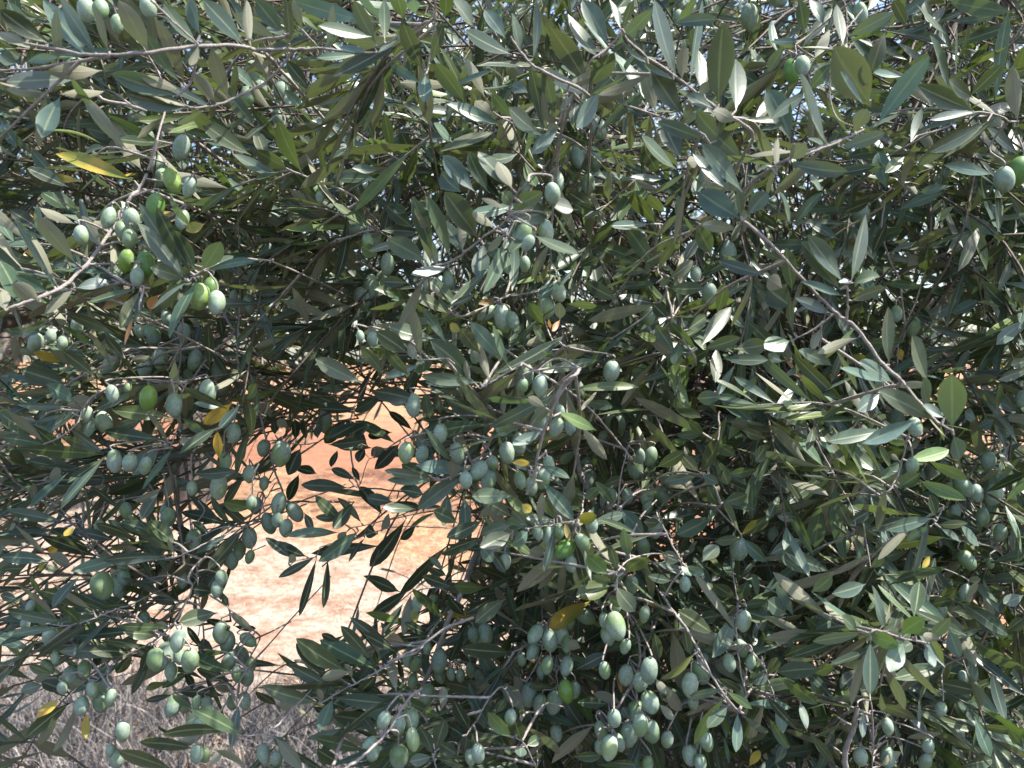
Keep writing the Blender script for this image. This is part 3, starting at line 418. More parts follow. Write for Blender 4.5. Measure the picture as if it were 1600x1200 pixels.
S 18 1290 180 1290 330 1220 570 1270 650 1300 760; L 1170 555 1290 350 110 g; L 1170 550 1070 450 85 g; L 1160 575 950 610 80 s; L 1190 560 1340 200 90 g; L 1270 460 1350 630 80 b; L 1340 570 1530 530 75 g; L 1290 770 1220 640 80 g; L 1320 740 1470 690 90 g; L 1430 940 1320 750 110 g; L 1260 830 1030 940 120 b; L 1210 780 940 840 90 d; L 1510 250 1310 60 110 b; L 1500 570 1500 850 70 b; L 1430 950 1530 850 45 y; L 1450 950 1600 830 90 g; L 1430 970 1270 980 80 b; L 1440 970 1590 1110 90 b; O 1420 1030 150 0; L 1190 570 1290 620 60 b; L 1200 310 1030 320 60 g; L 1200 320 1100 230 60 l; L 1400 450 1290 380 90 g; L 1590 340 1450 290 70 g; L 1600 380 1520 480 100 g
B brightfan .48
S 14 640 1290 660 1240 650 1180; L 600 1190 470 1070 110 l; L 700 1180 850 1080 110 l; L 660 1170 610 1010 60 g; L 500 1240 455 1040 40 b; L 1050 1110 940 1060 80 g; L 1190 1110 1290 1010 80 g; L 1090 1140 1200 1190 60 g; L 1320 80 1160 90 90 g; L 1060 1130 1120 1200 60 b; S 14 1060 1110 1000 1000 940 880; L 730 1090 700 900 80 b
C 1200 600
B bigright .43
S 22 800 -60 900 60 1040 220 1150 290; L 1040 230 690 40 120 g; L 1150 280 1150 -60 150 g; L 1160 320 1200 470 120 b; L 930 220 590 370 100 s; L 1100 210 960 130 80 s; L 700 60 560 170 90 b; L 1000 150 970 -40 90 g
B rightmid .6
S 18 240 240 260 290 350 450 410 590; L 340 450 80 280 110 g; L 370 550 190 400 100 g; L 430 570 470 360 90 g; L 430 580 690 600 80 g; L 440 590 740 780 110 b; L 400 580 130 770 100 b; L 370 560 110 750 80 g; L 430 620 320 720 90 s; L 200 460 0 500 100 b; L 170 160 0 180 80 b; L 200 150 110 260 60 u; L 210 150 350 250 90 b; L 340 200 560 90 80 g; L 700 560 530 410 100 g; L 500 480 550 340 60 l; L 630 760 530 750 80 s; L 150 680 0 540 110 d; L 330 760 290 1020 110 b; L 100 120 0 0 90 g; L 240 170 260 60 60 u; L 170 130 60 20 70 g
B rightsun .52
S 16 890 340 870 340 840 470 800 590 720 690; L 870 480 1130 410 90 l; L 1000 480 1250 600 75 l; L 780 550 700 380 45 l; L 810 650 950 560 90 g; L 940 600 1240 725 80 l; L 690 560 820 500 80 b; L 820 480 770 440 40 u; S 12 1100 760 1060 840 1020 890; L 1050 830 1010 690 90 g; L 1030 840 740 910 90 b; L 1010 890 870 980 80 s; L 1060 880 1250 870 60 g; L 1080 900 1210 990 60 s; L 1200 880 1320 1010 80 s; O 900 510 100; O 920 270 120
B rightedge .68
S 12 1460 1080 1420 980 1370 900; L 1410 220 1310 270 80 s; L 1430 180 1450 0 90 l; L 1430 210 1600 230 60 d; L 1480 400 1420 250 80 b; L 1300 220 1230 170 90 s; L 1580 460 1450 570 100 l; L 1560 570 1420 620 70 s; L 1480 700 1600 640 60 d; L 1600 960 1510 860 80 s; L 1600 1060 1500 1100 90 g; L 1460 1090 1300 1010 80 g; O 1225 645 130 -40; O 1300 680 110; O 1410 690 130 15; O 1340 830 110; O 1170 800 90; O 1375 480 110; O 1450 930 110; O 470 1020 110 20; O 1245 1100 120 -30; O 640 250 50; O 1390 1120 80; O 30 940 90; O 1590 90 100; L 1530 170 1480 60 70 b
B rightlowleaves .58
S 14 420 590 520 760 530 930; S 14 570 800 600 900 640 1140; L 0 1070 210 970 90 g; L 380 1170 110 1050 100 d; L 240 1190 70 1060 80 b; L 640 1150 730 1080 60 l; L 520 930 410 870 70 g; L 530 940 600 1150 90 b; L 520 900 440 740 80 g; L 960 1160 1010 1070 60 y; L 1060 1060 890 1050 60 g; L 720 1190 960 1180 70 g; L 600 910 850 840 80 d; L 500 880 630 800 80 d; L 200 830 60 830 70 d; L 300 970 480 970 60 d
C 0 900
B lowleft .6
S 12 820 180 740 200 600 260 430 310 300 300; L 740 210 470 490 80 b; L 560 300 210 530 90 b; L 370 290 100 50 60 u; L 500 300 390 200 70 g; L 310 300 0 430 50 b; L 380 320 0 380 60 b; L 390 290 50 220 80 b; L 660 220 250 90 110 g; L 580 210 320 40 60 u; L 500 0 330 200 90 b; L 250 380 80 630 80 g; L 810 180 620 190 45 g; L 430 310 280 540 60 d; L 110 150 0 120 60 d; L 240 100 200 0 80 g
B lowleftstem .6
S 16 1180 0 1200 80 1110 260 1060 320 1000 380 900 440 820 480; L 850 480 640 400 90 g; L 820 480 560 470 90 g; L 830 490 730 610 70 g; L 780 500 370 470 90 b; L 780 520 440 740 70 b; L 950 440 820 740 90 b; L 1000 370 770 350 90 g; L 1060 320 720 310 60 g; L 900 450 630 400 60 g; L 1060 330 970 300 60 u; L 960 420 880 600 80 g; O 1115 405 140; O 1035 490 150 5; O 1185 530 150; O 975 520 140; O 1070 600 120; O 1120 500 100
B lowlefthang .64
S 14 1230 -60 1240 120 1270 300 1290 540; S 12 1290 540 1200 590 1130 720; S 10 1290 530 1380 590 1410 640; S 12 1280 100 1400 180 1500 260 1600 350; L 1450 660 1230 580 80 g; L 1420 960 1290 620 90 d; L 1480 710 1340 680 70 u; L 1400 750 1120 720 90 d; L 1080 740 910 780 45 d; L 1050 660 910 710 50 l; L 1200 590 1010 700 60 g; L 1360 230 1120 290 110 g; L 1440 350 1280 270 60 d; L 1460 310 1600 330 45 d; L 1590 350 1440 230 55 u; L 840 190 1060 300 120 l; L 1110 180 950 140 60 s; L 1330 100 1210 80 100 d; L 1420 190 1390 120 40 d; L 1120 170 1080 60 70 d; L 1240 140 1360 -20 80 d; O 1385 355 150 5; O 1420 410 120; O 1550 400 120 -60; O 1430 535 120 25; O 1510 500 130; O 1485 610 110; O 1545 630 120 0 g; O 1570 550 90; O 1360 75 110 0 g; O 1385 10 90; O 1140 20 100; O 640 60 160; O 740 70 120; O 780 10 100; O 900 270 110
B lowstemhang .62
S 12 1510 640 1490 690 1480 820; O 1530 780 115 -10 g; O 1450 790 90; O 1080 810 140 15; O 1150 800 110; O 1230 790 90; O 1290 800 90
B lowleftyellow .6
S 12 620 640 540 740 450 790 420 800; L 440 740 260 660 80 g; L 430 760 330 710 60 g; L 270 680 130 720 80 b; L 370 770 230 890 80 y; L 440 790 160 1010 100 g; L 470 820 330 1100 70 u; L 540 860 530 1020 50 y; L 330 610 180 550 70 g; L 320 620 210 650 70 u; L 520 680 440 670 80 u; L 540 640 540 590 40 l; L 360 900 240 1060 60 u; O 450 630 130 -10; O 530 580 100; O 390 700 90; O 510 810 110; O 630 790 140; O 580 710 110; O 660 680 120 0 g; O 690 760 100; O 300 565 100 -30; O 190 190 90; O 160 300 80; O 320 380 130; O 710 470 100; O 770 460 80; O 345 510 80; S 16 680 600 700 700 720 830 720 1080; O 765 970 120 0; O 725 1140 120; O 690 1090 80
B lowedge .52
S 12 1700 960 1530 1000 1400 950 1330 920; L 1080 1210 740 1090 120 g; L 1520 1000 1200 830 90 g; L 1200 830 1080 740 90 b; L 1350 800 1160 920 90 b; L 1440 970 1010 990 80 g; L 1290 980 1090 1050 70 u; L 1210 1080 870 1040 100 g; L 1440 1120 1490 820 75 b; L 1410 1060 1310 1180 60 u; L 1540 1190 1350 1090 70 u; L 1090 990 980 940 60 d; O 1230 1110 110 0 g; O 1280 1120 100 0 g; O 1380 930 110 0 g; O 1250 930 90
C 400 900
B lowherospray .56
S 22 1360 260 1180 330 1010 450 820 540; S 16 1010 470 900 510 720 620 530 720 410 790; L 900 490 590 260 100 g; L 720 520 530 310 90 g; L 800 550 640 320 95 d; L 740 580 400 400 110 g; L 560 590 250 390 120 g; L 520 410 410 360 60 d; L 590 600 410 640 85 u; L 440 610 250 420 100 d; L 500 720 215 560 90 g; L 390 790 40 690 100 g; L 410 790 390 700 50 u; L 480 770 400 970 100 b; L 480 760 840 800 110 b; L 600 680 170 690 80 g; L 760 620 640 740 90 d; L 780 920 480 870 110 g; L 760 1000 600 810 75 g; L 680 1090 360 1010 110 g; L 540 1180 380 1080 100 g; L 680 1080 530 970 60 u; L 930 700 800 780 80 s; L 800 820 680 860 80 s; L 770 560 740 470 60 g; L 880 480 650 350 60 d; L 250 800 150 780 110 u; L 130 810 0 720 90 d; S 12 190 850 0 980 -100 1030; L 120 1010 290 1210 80 u; S 8 70 930 70 1060; L 100 1000 180 1060 60 s; O 50 1110 110; O 130 1140 100; L 600 640 550 550 60 u
B lowcentre .66
S 40 1290 100 1200 280 1100 560 1040 700 1020 880; L 960 80 720 240 90 d; L 920 170 800 350 65 d; L 900 100 670 0 90 d; L 970 110 920 370 80 u; L 980 200 1000 290 60 y; L 1190 310 980 80 110 g; L 930 460 780 290 55 d; L 1090 370 930 290 55 d; L 1000 430 780 390 70 l; L 1300 320 1210 540 90 d; L 1300 250 1210 130 90 d; L 1480 140 1310 240 80 d; L 1560 140 1370 290 110 g; L 1600 480 1280 450 110 g; L 1390 740 1180 670 110 g; L 1230 70 1040 0 90 d; L 1440 70 1240 60 90 l; L 1430 70 1600 0 90 b; L 920 680 890 510 50 g; L 1540 570 1450 670 90 d; O 1430 365 130; O 1360 370 100; O 1145 530 150 5; O 1000 550 110 30; O 950 520 90; O 1150 620 100; O 980 660 100; O 1070 740 130; O 1110 160 100; O 1010 170 100; O 1280 620 90 0 g; O 1340 590 90; O 1400 630 90; O 1220 610 90; O 1070 450 70
B lowlight .5
S 26 1040 700 960 760 830 960 700 1100 590 1180 480 1260; S 10 930 790 960 830; O 965 890 150 -5; O 890 930 120; O 800 900 110 20; O 980 1020 140 -10; O 895 1130 150 0; O 715 1040 90 60; O 1590 880 100; O 1390 1110 120; O 1340 1130 100; O 730 1100 110; S 10 1120 1100 1110 1140 1130 1240; L 1100 1110 1020 940 90 g; L 1120 1090 1180 900 90 g; L 1260 1120 1140 1040 90 g; L 1290 1000 1190 930 90 d; L 1300 1120 1320 1000 80 g; L 1600 1010 1450 850 100 l; L 1430 1190 1350 990 60 d; L 1130 1140 1300 1190 60 g; L 1100 1130 960 1160 70 b; L 1340 970 1240 780 90 d; S 12 1460 760 1380 900 1270 1060; L 1500 860 1560 760 60 g; L 1160 840 1170 690 60 u
C 800 900
B clusterstem .55
S 28 700 120 710 200 770 330 800 450 790 570 760 650 700 760 640 860 610 960; S 14 880 200 870 350 810 510; O 740 60 140; O 655 180 110; O 830 240 110; O 860 590 150 5; O 805 660 130; O 715 620 130; O 780 850 150 0; O 860 790 150 -20; O 730 990 150 5; O 610 1070 150 10; O 665 1040 130 -20; O 560 970 120 -20; O 550 1070 100; O 800 930 130; O 870 970 140 -15; O 640 890 120; O 650 310 160; O 600 370 120; O 575 280 100; O 580 590 100; O 850 1170 100; O 710 440 110; L 800 630 680 560 60 g; L 690 420 640 200 70 g; L 740 900 690 820 60 b; L 680 790 510 740 80 u; L 620 800 410 790 60 d; L 690 740 650 600 40 o; L 960 200 830 155 35 o; L 850 620 830 560 80 g
B lefttcluster .6
S 12 190 440 160 540 90 660; S 12 270 560 290 680 320 780; O 145 360 120 35; O 235 400 130 -10; O 300 360 130 -15; O 455 250 130 -60; O 355 290 100 30; O 340 420 110; O 130 470 100 30 g; O 220 560 110; O 340 560 120; O 110 740 150 5; O 265 790 150 10; O 340 720 140 -10 g; O 390 710 110 0 g; O 175 800 120; O 60 520 90; O 190 600 100; O 280 980 110; L 320 770 430 1100 65 g; L 410 40 210 60 75 g; L 200 20 130 290 110 b; L 500 150 230 350 130 y; L 450 150 260 330 60 l; L 300 700 100 690 50 g; L 390 590 590 490 90 d; L 280 500 300 600 60 g; S 12 0 480 80 440; L 560 660 400 600 60 g; L 330 500 490 560 60 g; L 430 450 350 420 80 u; L 50 640 0 560 60 d
B topfanlow .5
S 12 740 -60 690 0 640 60; L 620 60 400 130 110 l; L 650 70 770 220 110 g; L 600 130 690 190 60 l; L 640 50 690 -40 60 g; L 640 40 500 -10 60 b
B rightcluster .56
S 20 1000 210 1090 330 1170 470 1290 690 1400 830 1450 860; O 1180 600 160 -15; O 1115 680 140 5; O 1130 790 110; O 1210 1030 120 -20; O 1110 1120 130; O 1180 1170 100; O 1140 360 80; O 970 1020 100; O 1080 50 100; O 1200 520 90; L 1140 490 930 640 100 l; L 1330 760 1140 1050 80 l; L 1350 810 1220 950 90 b; L 1340 720 1500 830 55 l; L 1440 860 1600 980 60 s; L 1410 850 1400 1100 80 b; L 1320 700 1110 750 60 s; L 1270 370 1040 220 110 g; L 1100 480 1080 340 70 d; L 1120 500 1090 380 70 b; L 920 540 890 360 70 d; L 960 680 1060 840 90 u; L 900 640 960 740 60 u; L 920 800 1010 900 60 u; L 1480 1190 1550 1090 60 y; L 1000 30 850 0 60 d
B lowrighthub .56
S 16 1380 -20 1410 190 1400 350 1430 600 1460 740; L 1400 190 1240 180 100 g; L 1400 140 1260 50 100 g; L 1420 160 1470 40 90 g; L 1430 190 1600 160 60 g; L 1440 210 1600 270 120 g; L 1390 240 1250 510 120 s; L 1540 130 1500 0 80 b; L 1480 670 1600 620 80 s; L 1460 700 1600 720 80 g; L 1460 740 1300 640 60 g; L 1390 450 1200 460 60 l; O 1450 280 130; O 1430 450 110 -20; O 1360 540 110; O 1490 540 90; O 1430 720 90; L 1290 250 1180 270 90 g; L 1450 1040 1600 950 90 g
B cornerlow .52
S 12 150 1180 80 1050 20 1010; L 60 1040 10 860 120 g; L 60 1060 50 1130 90 b; L 90 1060 170 1010 70 g; L 0 1080 -50 960 80 g; L 600 1170 780 1180 60 g; L 380 1130 560 1120 80 g
C 1200 900
B lowrightsun .5
S 16 1000 420 850 390 680 340 600 350; L 590 360 280 410 80 s; L 600 360 820 440 85 l; L 740 340 650 60 100 s; L 560 340 460 250 80 g; L 830 360 980 260 100 l; L 920 370 1000 330 50 g; L 1000 410 1140 260 75 g; L 850 410 760 600 100 s; L 980 440 1040 570 70 s; L 1130 330 1200 510 80 s; L 640 400 640 740 90 b; L 1080 400 970 370 60 u
B lowrightleft .55
S 12 40 780 0 640 -40 500; L 340 580 60 600 110 g; L 280 610 410 560 80 l; L 60 620 310 800 90 l; L 0 620 60 510 80 g; L 120 240 0 150 120 b; L 160 250 50 50 70 s; L 270 100 400 0 90 b; L 460 240 300 330 90 s; L 610 50 400 110 100 b; L 60 760 90 990 90 s; L 200 980 0 760 60 d; L 0 880 130 1080 60 l; L 200 780 240 960 65 s; L 40 1180 110 1040 60 s; L 180 440 30 380 90 d; L 80 260 220 240 80 g; L 270 430 100 500 80 d; L 230 430 290 310 60 g
B lowrightback .62
S 14 990 -20 990 200 990 400; S 16 680 400 680 480 690 600 780 640; L 660 20 980 10 90 l; L 880 190 700 40 110 b; L 600 580 450 700 90 d; L 1180 160 1370 210 70 d; L 1190 160 1500 370 110 b; L 1080 130 1170 80 70 l; L 1010 180 1150 150 60 g; L 1240 180 1310 30 60 u; L 1160 220 1280 260 60 g; L 1040 660 1310 720 100 g; L 1260 390 1600 580 130 g; L 1120 550 780 640 90 g; L 1500 960 1400 600 80 b; L 1260 460 1290 690 70 b; L 1600 120 1470 170 80 b; L 1480 350 1600 260 90 g; L 1100 400 1320 330 60 d; L 580 600 430 420 70 d; L 480 280 620 180 60 g; L 1240 30 1330 20 50 u; O 1240 110 110; O 1220 640 100; O 1090 220 100
B lowrightbase .6
S 50 560 820 530 960 480 1100 480 1250; S 14 640 780 660 1000 650 1200; S 16 520 930 430 880; S 12 1440 640 1200 470 1080 400; L 960 910 690 800 110 g; L 740 770 340 760 80 b; L 950 920 940 780 55 s; L 470 930 290 1000 75 g; L 340 1190 250 980 60 d; L 430 1190 260 980 60 g; L 600 840 590 1010 65 s; L 1370 1110 1180 1030 60 u; L 1000 1000 880 880 90 b; L 1100 980 870 1010 60 u; L 1290 880 1390 1130 80 b; L 1600 1080 1500 940 80 g; L 1600 1000 1530 1050 60 u; O 745 940 110; O 745 1130 130; O 580 1130 120; O 1080 830 90; O 980 1160 120; O 1000 1060 100; L 700 1190 830 1100 70 u; L 900 1180 1050 1100 80 g; L 1200 1190 1400 1150 90 g
"""
branches = {}; order = []
ox = oy = 0; cur = None
for line in DATA.strip().split('\n'):
    if line.startswith('C '): ox, oy = map(float, line.split()[1:]); continue
    if line.startswith('B '):
        _, nm, d = line.split()
        if nm not in branches: branches[nm] = dict(d=float(d), S=[], L=[], O=[]); order.append(nm)
        cur = branches[nm]; continue
    for tok in line.split(';'):
        q = tok.split()
        if not q: continue
        k = q[0]; kind = q.pop() if q[-1].isalpha() and len(q) > 1 else None
        v = [float(x) for x in q[1:]]
        X = lambda a: ox + a / 4
        Y = lambda a: oy + a / 4
        if k == 'S': cur['S'].append((v[0] / 4, [(X(v[i]), Y(v[i+1])) for i in range(1, len(v), 2)]))
        elif k == 'L': cur['L'].append((X(v[0]), Y(v[1]), X(v[2]), Y(v[3]), (v[4] if len(v) > 4 else 80) / 4, kind or 'g'))
        elif k == 'O': cur['O'].append((X(v[0]), Y(v[1]), v[2] / 4, v[3] if len(v) > 3 else random.uniform(-15, 15), kind or 'w'))

# ------------------------------------------------------------------ openings in the crown, in photo pixels, tested when growing the inner sprays
def inpoly(x, y, P):
    c = False; n = len(P); j = n - 1
    for i in range(n):
        if (P[i][1] > y) != (P[j][1] > y) and x < (P[j][0] - P[i][0]) * (y - P[i][1]) / (P[j][1] - P[i][1]) + P[i][0]: c = not c
        j = i
    return c
OPEN = [([(350,770),(430,735),(500,705),(560,672),(620,640),(690,640),(640,690),(660,760),(750,790),(740,840),(700,880),(665,930),(640,985),(560,1000),(480,1000),(430,1060),(520,1130),(440,1210),(330,1120),(350,1060),(400,1000),(385,940),(330,900),(340,820)], .0),
        ([(0,640),(60,670),(180,720),(330,740),(350,800),(290,860),(150,850),(0,850)], .2),
        ([(0,1000),(60,1060),(200,1120),(330,1080),(400,1210),(0,1210)], .0),
        ([(0,850),(300,860),(380,940),(400,1000),(340,1090),(200,1120),(0,1010)], .15),
        ([(430,1060),(560,1000),(665,930),(760,900),(800,1210),(470,1210)], .5)]
def keep(px, py, d):
    if px < -500 or px > 2100 or py > 1500: return .5
    if py < -30: return 1.0
    for P, k in OPEN:
        if inpoly(px, py, P): return k
    # left half: shallow and airy, right half: deep
    if px < 620 and py > 640: return .12 if d < 1.2 else .03
    if 300 < px < 620 and 400 < py < 650: return .95 if d < 1.6 else .3
    if px < 620 and py > 420: return .45 if d < 1.5 else .08
    if px < 620: return .95 if d < 2 else .75
    if px > 1330 and py < 700: return .8 if d < 1.5 else .55
    if d > 2.0 and py > 560: return .38
    if d > 1.4 and py > 620: return .7
    return .95
KEEPV = np.array([(o[0], o[1], b_['d'], o[2] * .5) for b_ in branches.values() for o in b_['O']] +
                 [(l[0] + (l[2] - l[0]) * t, l[1] + (l[3] - l[1]) * t, b_['d'], 7) for b_ in branches.values() for l in b_['L'] if l[5] in 'yo' for t in (.3, .6, .9)])
def hides(p0, p1):
    """would a leaf from p0 to p1 hang in front of one of the olives seen in the photograph"""
    for t in (.35, .65, 1.0):
        x, y, d = proj(p0 + (p1 - p0) * t)
        if np.any((np.hypot(KEEPV[:, 0] - x, KEEPV[:, 1] - y) < KEEPV[:, 3] + 3) & (KEEPV[:, 2] + .012 > d)): return True
    return False
def near_open(px, py, r):
    for P, k in OPEN:
        if k < .1:
            for a in range(4):
                if inpoly(px + r * math.cos(a * 1.57), py + r * math.sin(a * 1.57), P): return True
    return False

all_ol = sorted(((o[2], nm, i) for nm in order for i, o in enumerate(branches[nm]['O'])), reverse=True)
hero_ol = set((nm, i) for _, nm, i in all_ol[:100])
extraV = []; extraF = []; extraN = 0
HERO_ENDS = []
def olive_frame(px, py, d, ang, out=None):
    """matrix whose -Z hangs down, leaning by ang in the picture plane"""
    a = math.radians(ang); up = UP * math.cos(a) + RT * math.sin(a) - FW * random.uniform(-.35, .35)
    up = norm(up); x = norm(np.cross(up, RNG.normal(0, 1, 3))); y = np.cross(up, x)
    return x, y, up
for nm in order:
    br = branches[nm]; d0 = br['d']; tb = Tubes(); segs = []
    gv = np.zeros(2)
    for l in br['L']: gv += (l[2] - l[0], l[3] - l[1])
    # traced stems, with a gentle wander in depth
    ph = random.uniform(0, 6.28)
    longest = max(br['S'], key=lambda s: sum(math.dist(a, b) for a, b in zip(s[1], s[1][1:])), default=None)
    def dep(px, py): return d0 + .025 * math.sin(px / 90 + ph) + .018 * math.sin(py / 70 + ph * 2)
    for s in sorted(br['S'], key=lambda s_: s_ is not longest):
        w, pts = s
        if s is longest:
            v = (pts[-1][0] - pts[0][0], pts[-1][1] - pts[0][1])
            hang = d0 > .74
            if not hang and v[0] * gv[0] + v[1] * gv[1] < 0: pts = pts[::-1]
            if hang and pts[0][1] > pts[-1][1]: pts = pts[::-1]
        P = [unproj(x, y, dep(x, y)) for x, y in pts]
        r = .8 * w / 2 / F * d0
        if s is longest:
            HERO_ENDS.append((P[0], norm(P[0] - P[1]), r, nm))
            e = norm(P[0] - P[1]); a = P[0] + e * .008 + FW * .045; b = P[0] + e * .03 + FW * .24 - UP * .01
            Ptail = [b, a] + P
            q = smooth_path(Ptail, 6, .00022)
        else:
            q = smooth_path(P, 5, .0002)
            if segs:
                allp = np.concatenate(segs); ds = [np.linalg.norm(allp - e_, axis=1) for e_ in (q[0], q[-1])]
                e_i = 0 if ds[0].min() <= ds[1].min() else 1; e_ = (q[0], q[-1])[e_i]; j = int(np.argmin(ds[e_i])); gp = ds[e_i][j]
                if gp > .002:
                    back = FW * min(.08, gp * .45)
                    tb.add(smooth_path([allp[j], allp[j] * .7 + e_ * .3 + back, allp[j] * .3 + e_ * .7 + back, e_], 5), np.full(16, r * .9), 6)
        k = len(q); rr = r * np.linspace(1.12, .72 if w > 5 else .8, k) * (1 + .08 * RNG.standard_normal(k))
        tb.add(q, rr, 8 if r > .002 else 6); segs.append(q)
    stemP = np.concatenate(segs) if segs else None
    if stemP is not None: sx, sy, sd = proj(stemP)
    # leaves
    B, D, N, L, W, K, BD = [], [], [], [], [], [], []
    for (bx, by, tx, ty, w, kd) in br['L']:
        lp = math.hypot(tx - bx, ty - by)
        d = dep(bx, by) + random.uniform(-.02, .02)
        if stemP is not None:
            dd = np.hypot(sx - bx, sy - by); j = int(np.argmin(dd))
            if dd[j] < 14: d = sd[j]
            if 1.0 < dd[j] < 16: tb.add([stemP[j], unproj(bx, by, d)], [.0009, .0006], 5)
        l = lp * d / F; slack = max(.15, min(1.0, math.sqrt(max(0, (.058 / max(l, .02)) ** 2 - 1))))
        dz = random.choice((-1, -1, 1)) * l * slack * random.uniform(.35, .9) * .8
        dz = max(dz, -.06)
        b3 = unproj(bx, by, d); t3 = unproj(tx, ty, d + dz); ax = t3 - b3; ll = np.linalg.norm(ax); ax = ax / ll
        sidev = norm(np.cross(ax, -FW)); nn = np.cross(sidev, ax); nn = nn if nn @ FW < 0 else -nn
        nn = nn * (-1 if kd == 'u' else 1)
        th = random.gauss(0, .55 if d0 > .5 else .32) if kd not in 'us' else random.gauss(0, .3)
        th = max(-1.1, min(1.1, th))
        nn = nn * math.cos(th) + np.cross(ax, nn) * math.sin(th)
        if kd in 'sbdgly' and nn @ UP < -.15 and random.random() < .6: nn = nn + 2 * UP * .25
        B.append(b3); D.append(ax); N.append(nn); L.append(ll); W.append(max(.0032, (.87 if d0 > .5 else .98) * w * d / F / max(.85, math.cos(th)))); K.append('n' if d0 < .52 and kd == 'g' else kd)  # near green leaves take the tone lightened to imitate sky light
        BD.append(random.gauss(.05, .1))
    # smaller side shoots of the same branch, growing behind the traced leaves
    if stemP is not None and len(stemP) > 6 and d0 < .8:
        mx_, my_ = sx.mean(), sy.mean(); left = mx_ < 470 and my_ > 520
        for _ in range(2 if d0 < .5 else 4 if left else 5):
            j = random.randrange(len(stemP))
            if not (-150 < sx[j] < 1750 and -150 < sy[j] < 1350): continue
            P0 = stemP[j] + 0; tow = -.85 if mx_ < 700 else random.uniform(-.7, .5)
            u = norm(RT * tow + FW * random.uniform(.35, .9) + UP * random.uniform(-.55, .25) + RNG.normal(0, .15, 3))
            ln2 = random.uniform(.05, .13); q = smooth_path([P0, P0 + u * ln2 * .5 + RNG.normal(0, .004, 3), P0 + u * ln2 - UP * ln2 * .15], 4)
            ex, ey, _d = proj(q[-1])
            if near_open(ex, ey, 12): continue
            tb.add(q, np.linspace(.0011, .0006, len(q)), 5)
            sv = norm(np.cross(u, RNG.normal(0, 1, 3))); tv = np.cross(u, sv); nn_ = max(3, int(ln2 / .014))
            for i_ in range(nn_):
                f_ = (i_ + 1) / nn_; pp = q[min(len(q) - 1, int(f_ * (len(q) - 1)))]
                for sg in (-1, 1):
                    sp = math.radians(random.gauss(44, 9)) * (1 - .5 * f_)
                    dr = norm(u * math.cos(sp) + sg * (sv if i_ % 2 else tv) * math.sin(sp) + RNG.normal(0, .1, 3))
                    ll = random.uniform(.042, .066) * (1 - .3 * f_ * f_) * (.72 if d0 < .5 else 1); tx, ty, td = proj(pp + dr * ll)
                    if td < d0 - .02 or (near_open(tx, ty, 1) and random.random() < .85) or hides(pp, pp + dr * ll): continue
                    B.append(pp); D.append(dr); N.append(u * .5 - sg * sv * .2 + np.array([0, -.3, .55]) + RNG.normal(0, .35, 3))
                    L.append(ll); W.append(ll * random.uniform(.14, .21)); K.append(random.choice('ggdbbbgl')); BD.append(random.gauss(.06, .15))
    # olives and their stalks
    ols = []
    for i, (cx, cy, ln_, ang, kd) in enumerate(br['O']):
        d = d0 + random.uniform(-.015, .03); x, y, up = olive_frame(cx, cy, d, ang)
        c = unproj(cx, cy, d); size = ln_ / F * d * random.uniform(.98, 1.14); wid = random.uniform(.86, 1.06)
        top = c + up * size * .47
        if stemP is not None:
            cand = np.linalg.norm(stemP - top, axis=1) + np.maximum(0, -(stemP - top) @ UP) * 1.5; j = int(np.argmin(cand))
            tgt = stemP[j] if np.linalg.norm(stemP[j] - top) < .085 else None
        else: tgt = None
        if tgt is None: tgt = top + up * .012 + UP * .012 + RNG.normal(0, .004, 3) + FW * .006
        gl = np.linalg.norm(tgt - top); mid = (top + tgt) / 2 + up * .004 + RNG.normal(0, .002, 3) + FW * (gl * .45 if gl > .03 else 0)
        q = smooth_path([top - up * .001, top + up * .004, mid, tgt], 4); tb.add(q, np.linspace(.00055, .0008, len(q)), 5)
        ols.append((i, c, x, y, up, size, wid, kd))
    if tb.n == 0: tb.add([unproj(br['L'][0][0], br['L'][0][1], d0), unproj(br['L'][0][0], br['L'][0][1], d0 + .1)], [.001, .0015])
    org = np.mean(B, 0) if B else (ols[0][1] if ols else stemP[0])
    bo = tb.build('branch', M_BARK if nm in ('brownlimb', 'rightlimb', 'darkstem') else M_TWIG, tree, stemP[0] if stemP is not None else org)
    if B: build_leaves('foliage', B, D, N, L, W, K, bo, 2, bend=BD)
    for (i, c, x, y, up, size, wid, kd) in ols:
        me, V, Fq = random.choice(OLG if kd == 'g' else OLV)
        Mx = np.stack([x * wid, y * wid, up], 1) * size
        if (nm, i) in hero_ol:
            o = bpy.data.objects.new('olive', me); COL.objects.link(o); o.parent = bo
            M4 = Matrix([[*Mx[r_], c[r_]] for r_ in range(3)] + [[0, 0, 0, 1]])
            o.matrix_basis = Matrix.Translation(-wloc(bo)) @ M4
            if kd == 'g': o['label'] = 'bright green olive without the grey bloom'
        else:
            extraV.append(V @ Mx.T + c); extraF.append(Fq + extraN); extraN += len(V)

# trunk and limbs
tr = Tubes()
bz = np.array(BASE)
tr.add(smooth_path([bz + (0, 0, -.1), bz + (.02, 0, .25), bz + (-.03, -.03, .6), bz + (-.02, -.05, .95)], 6), np.interp(np.linspace(0, 1, 19), [0, .15, 1], [.21, .14, .12]) * (1 + .06 * RNG.standard_normal(19)), 18)
for sgn in (0, 1, 2, 3):
    a = sgn * 1.9 + .6; tr.add(smooth_path([bz + (.30 * math.cos(a), .30 * math.sin(a), -.05), bz + (.14 * math.cos(a), .14 * math.sin(a), .06), bz + (.05 * math.cos(a), .05 * math.sin(a), .4)], 5), np.linspace(.05, .08, 11), 10)
tr.build('trunk', M_BARK, tree, bz)

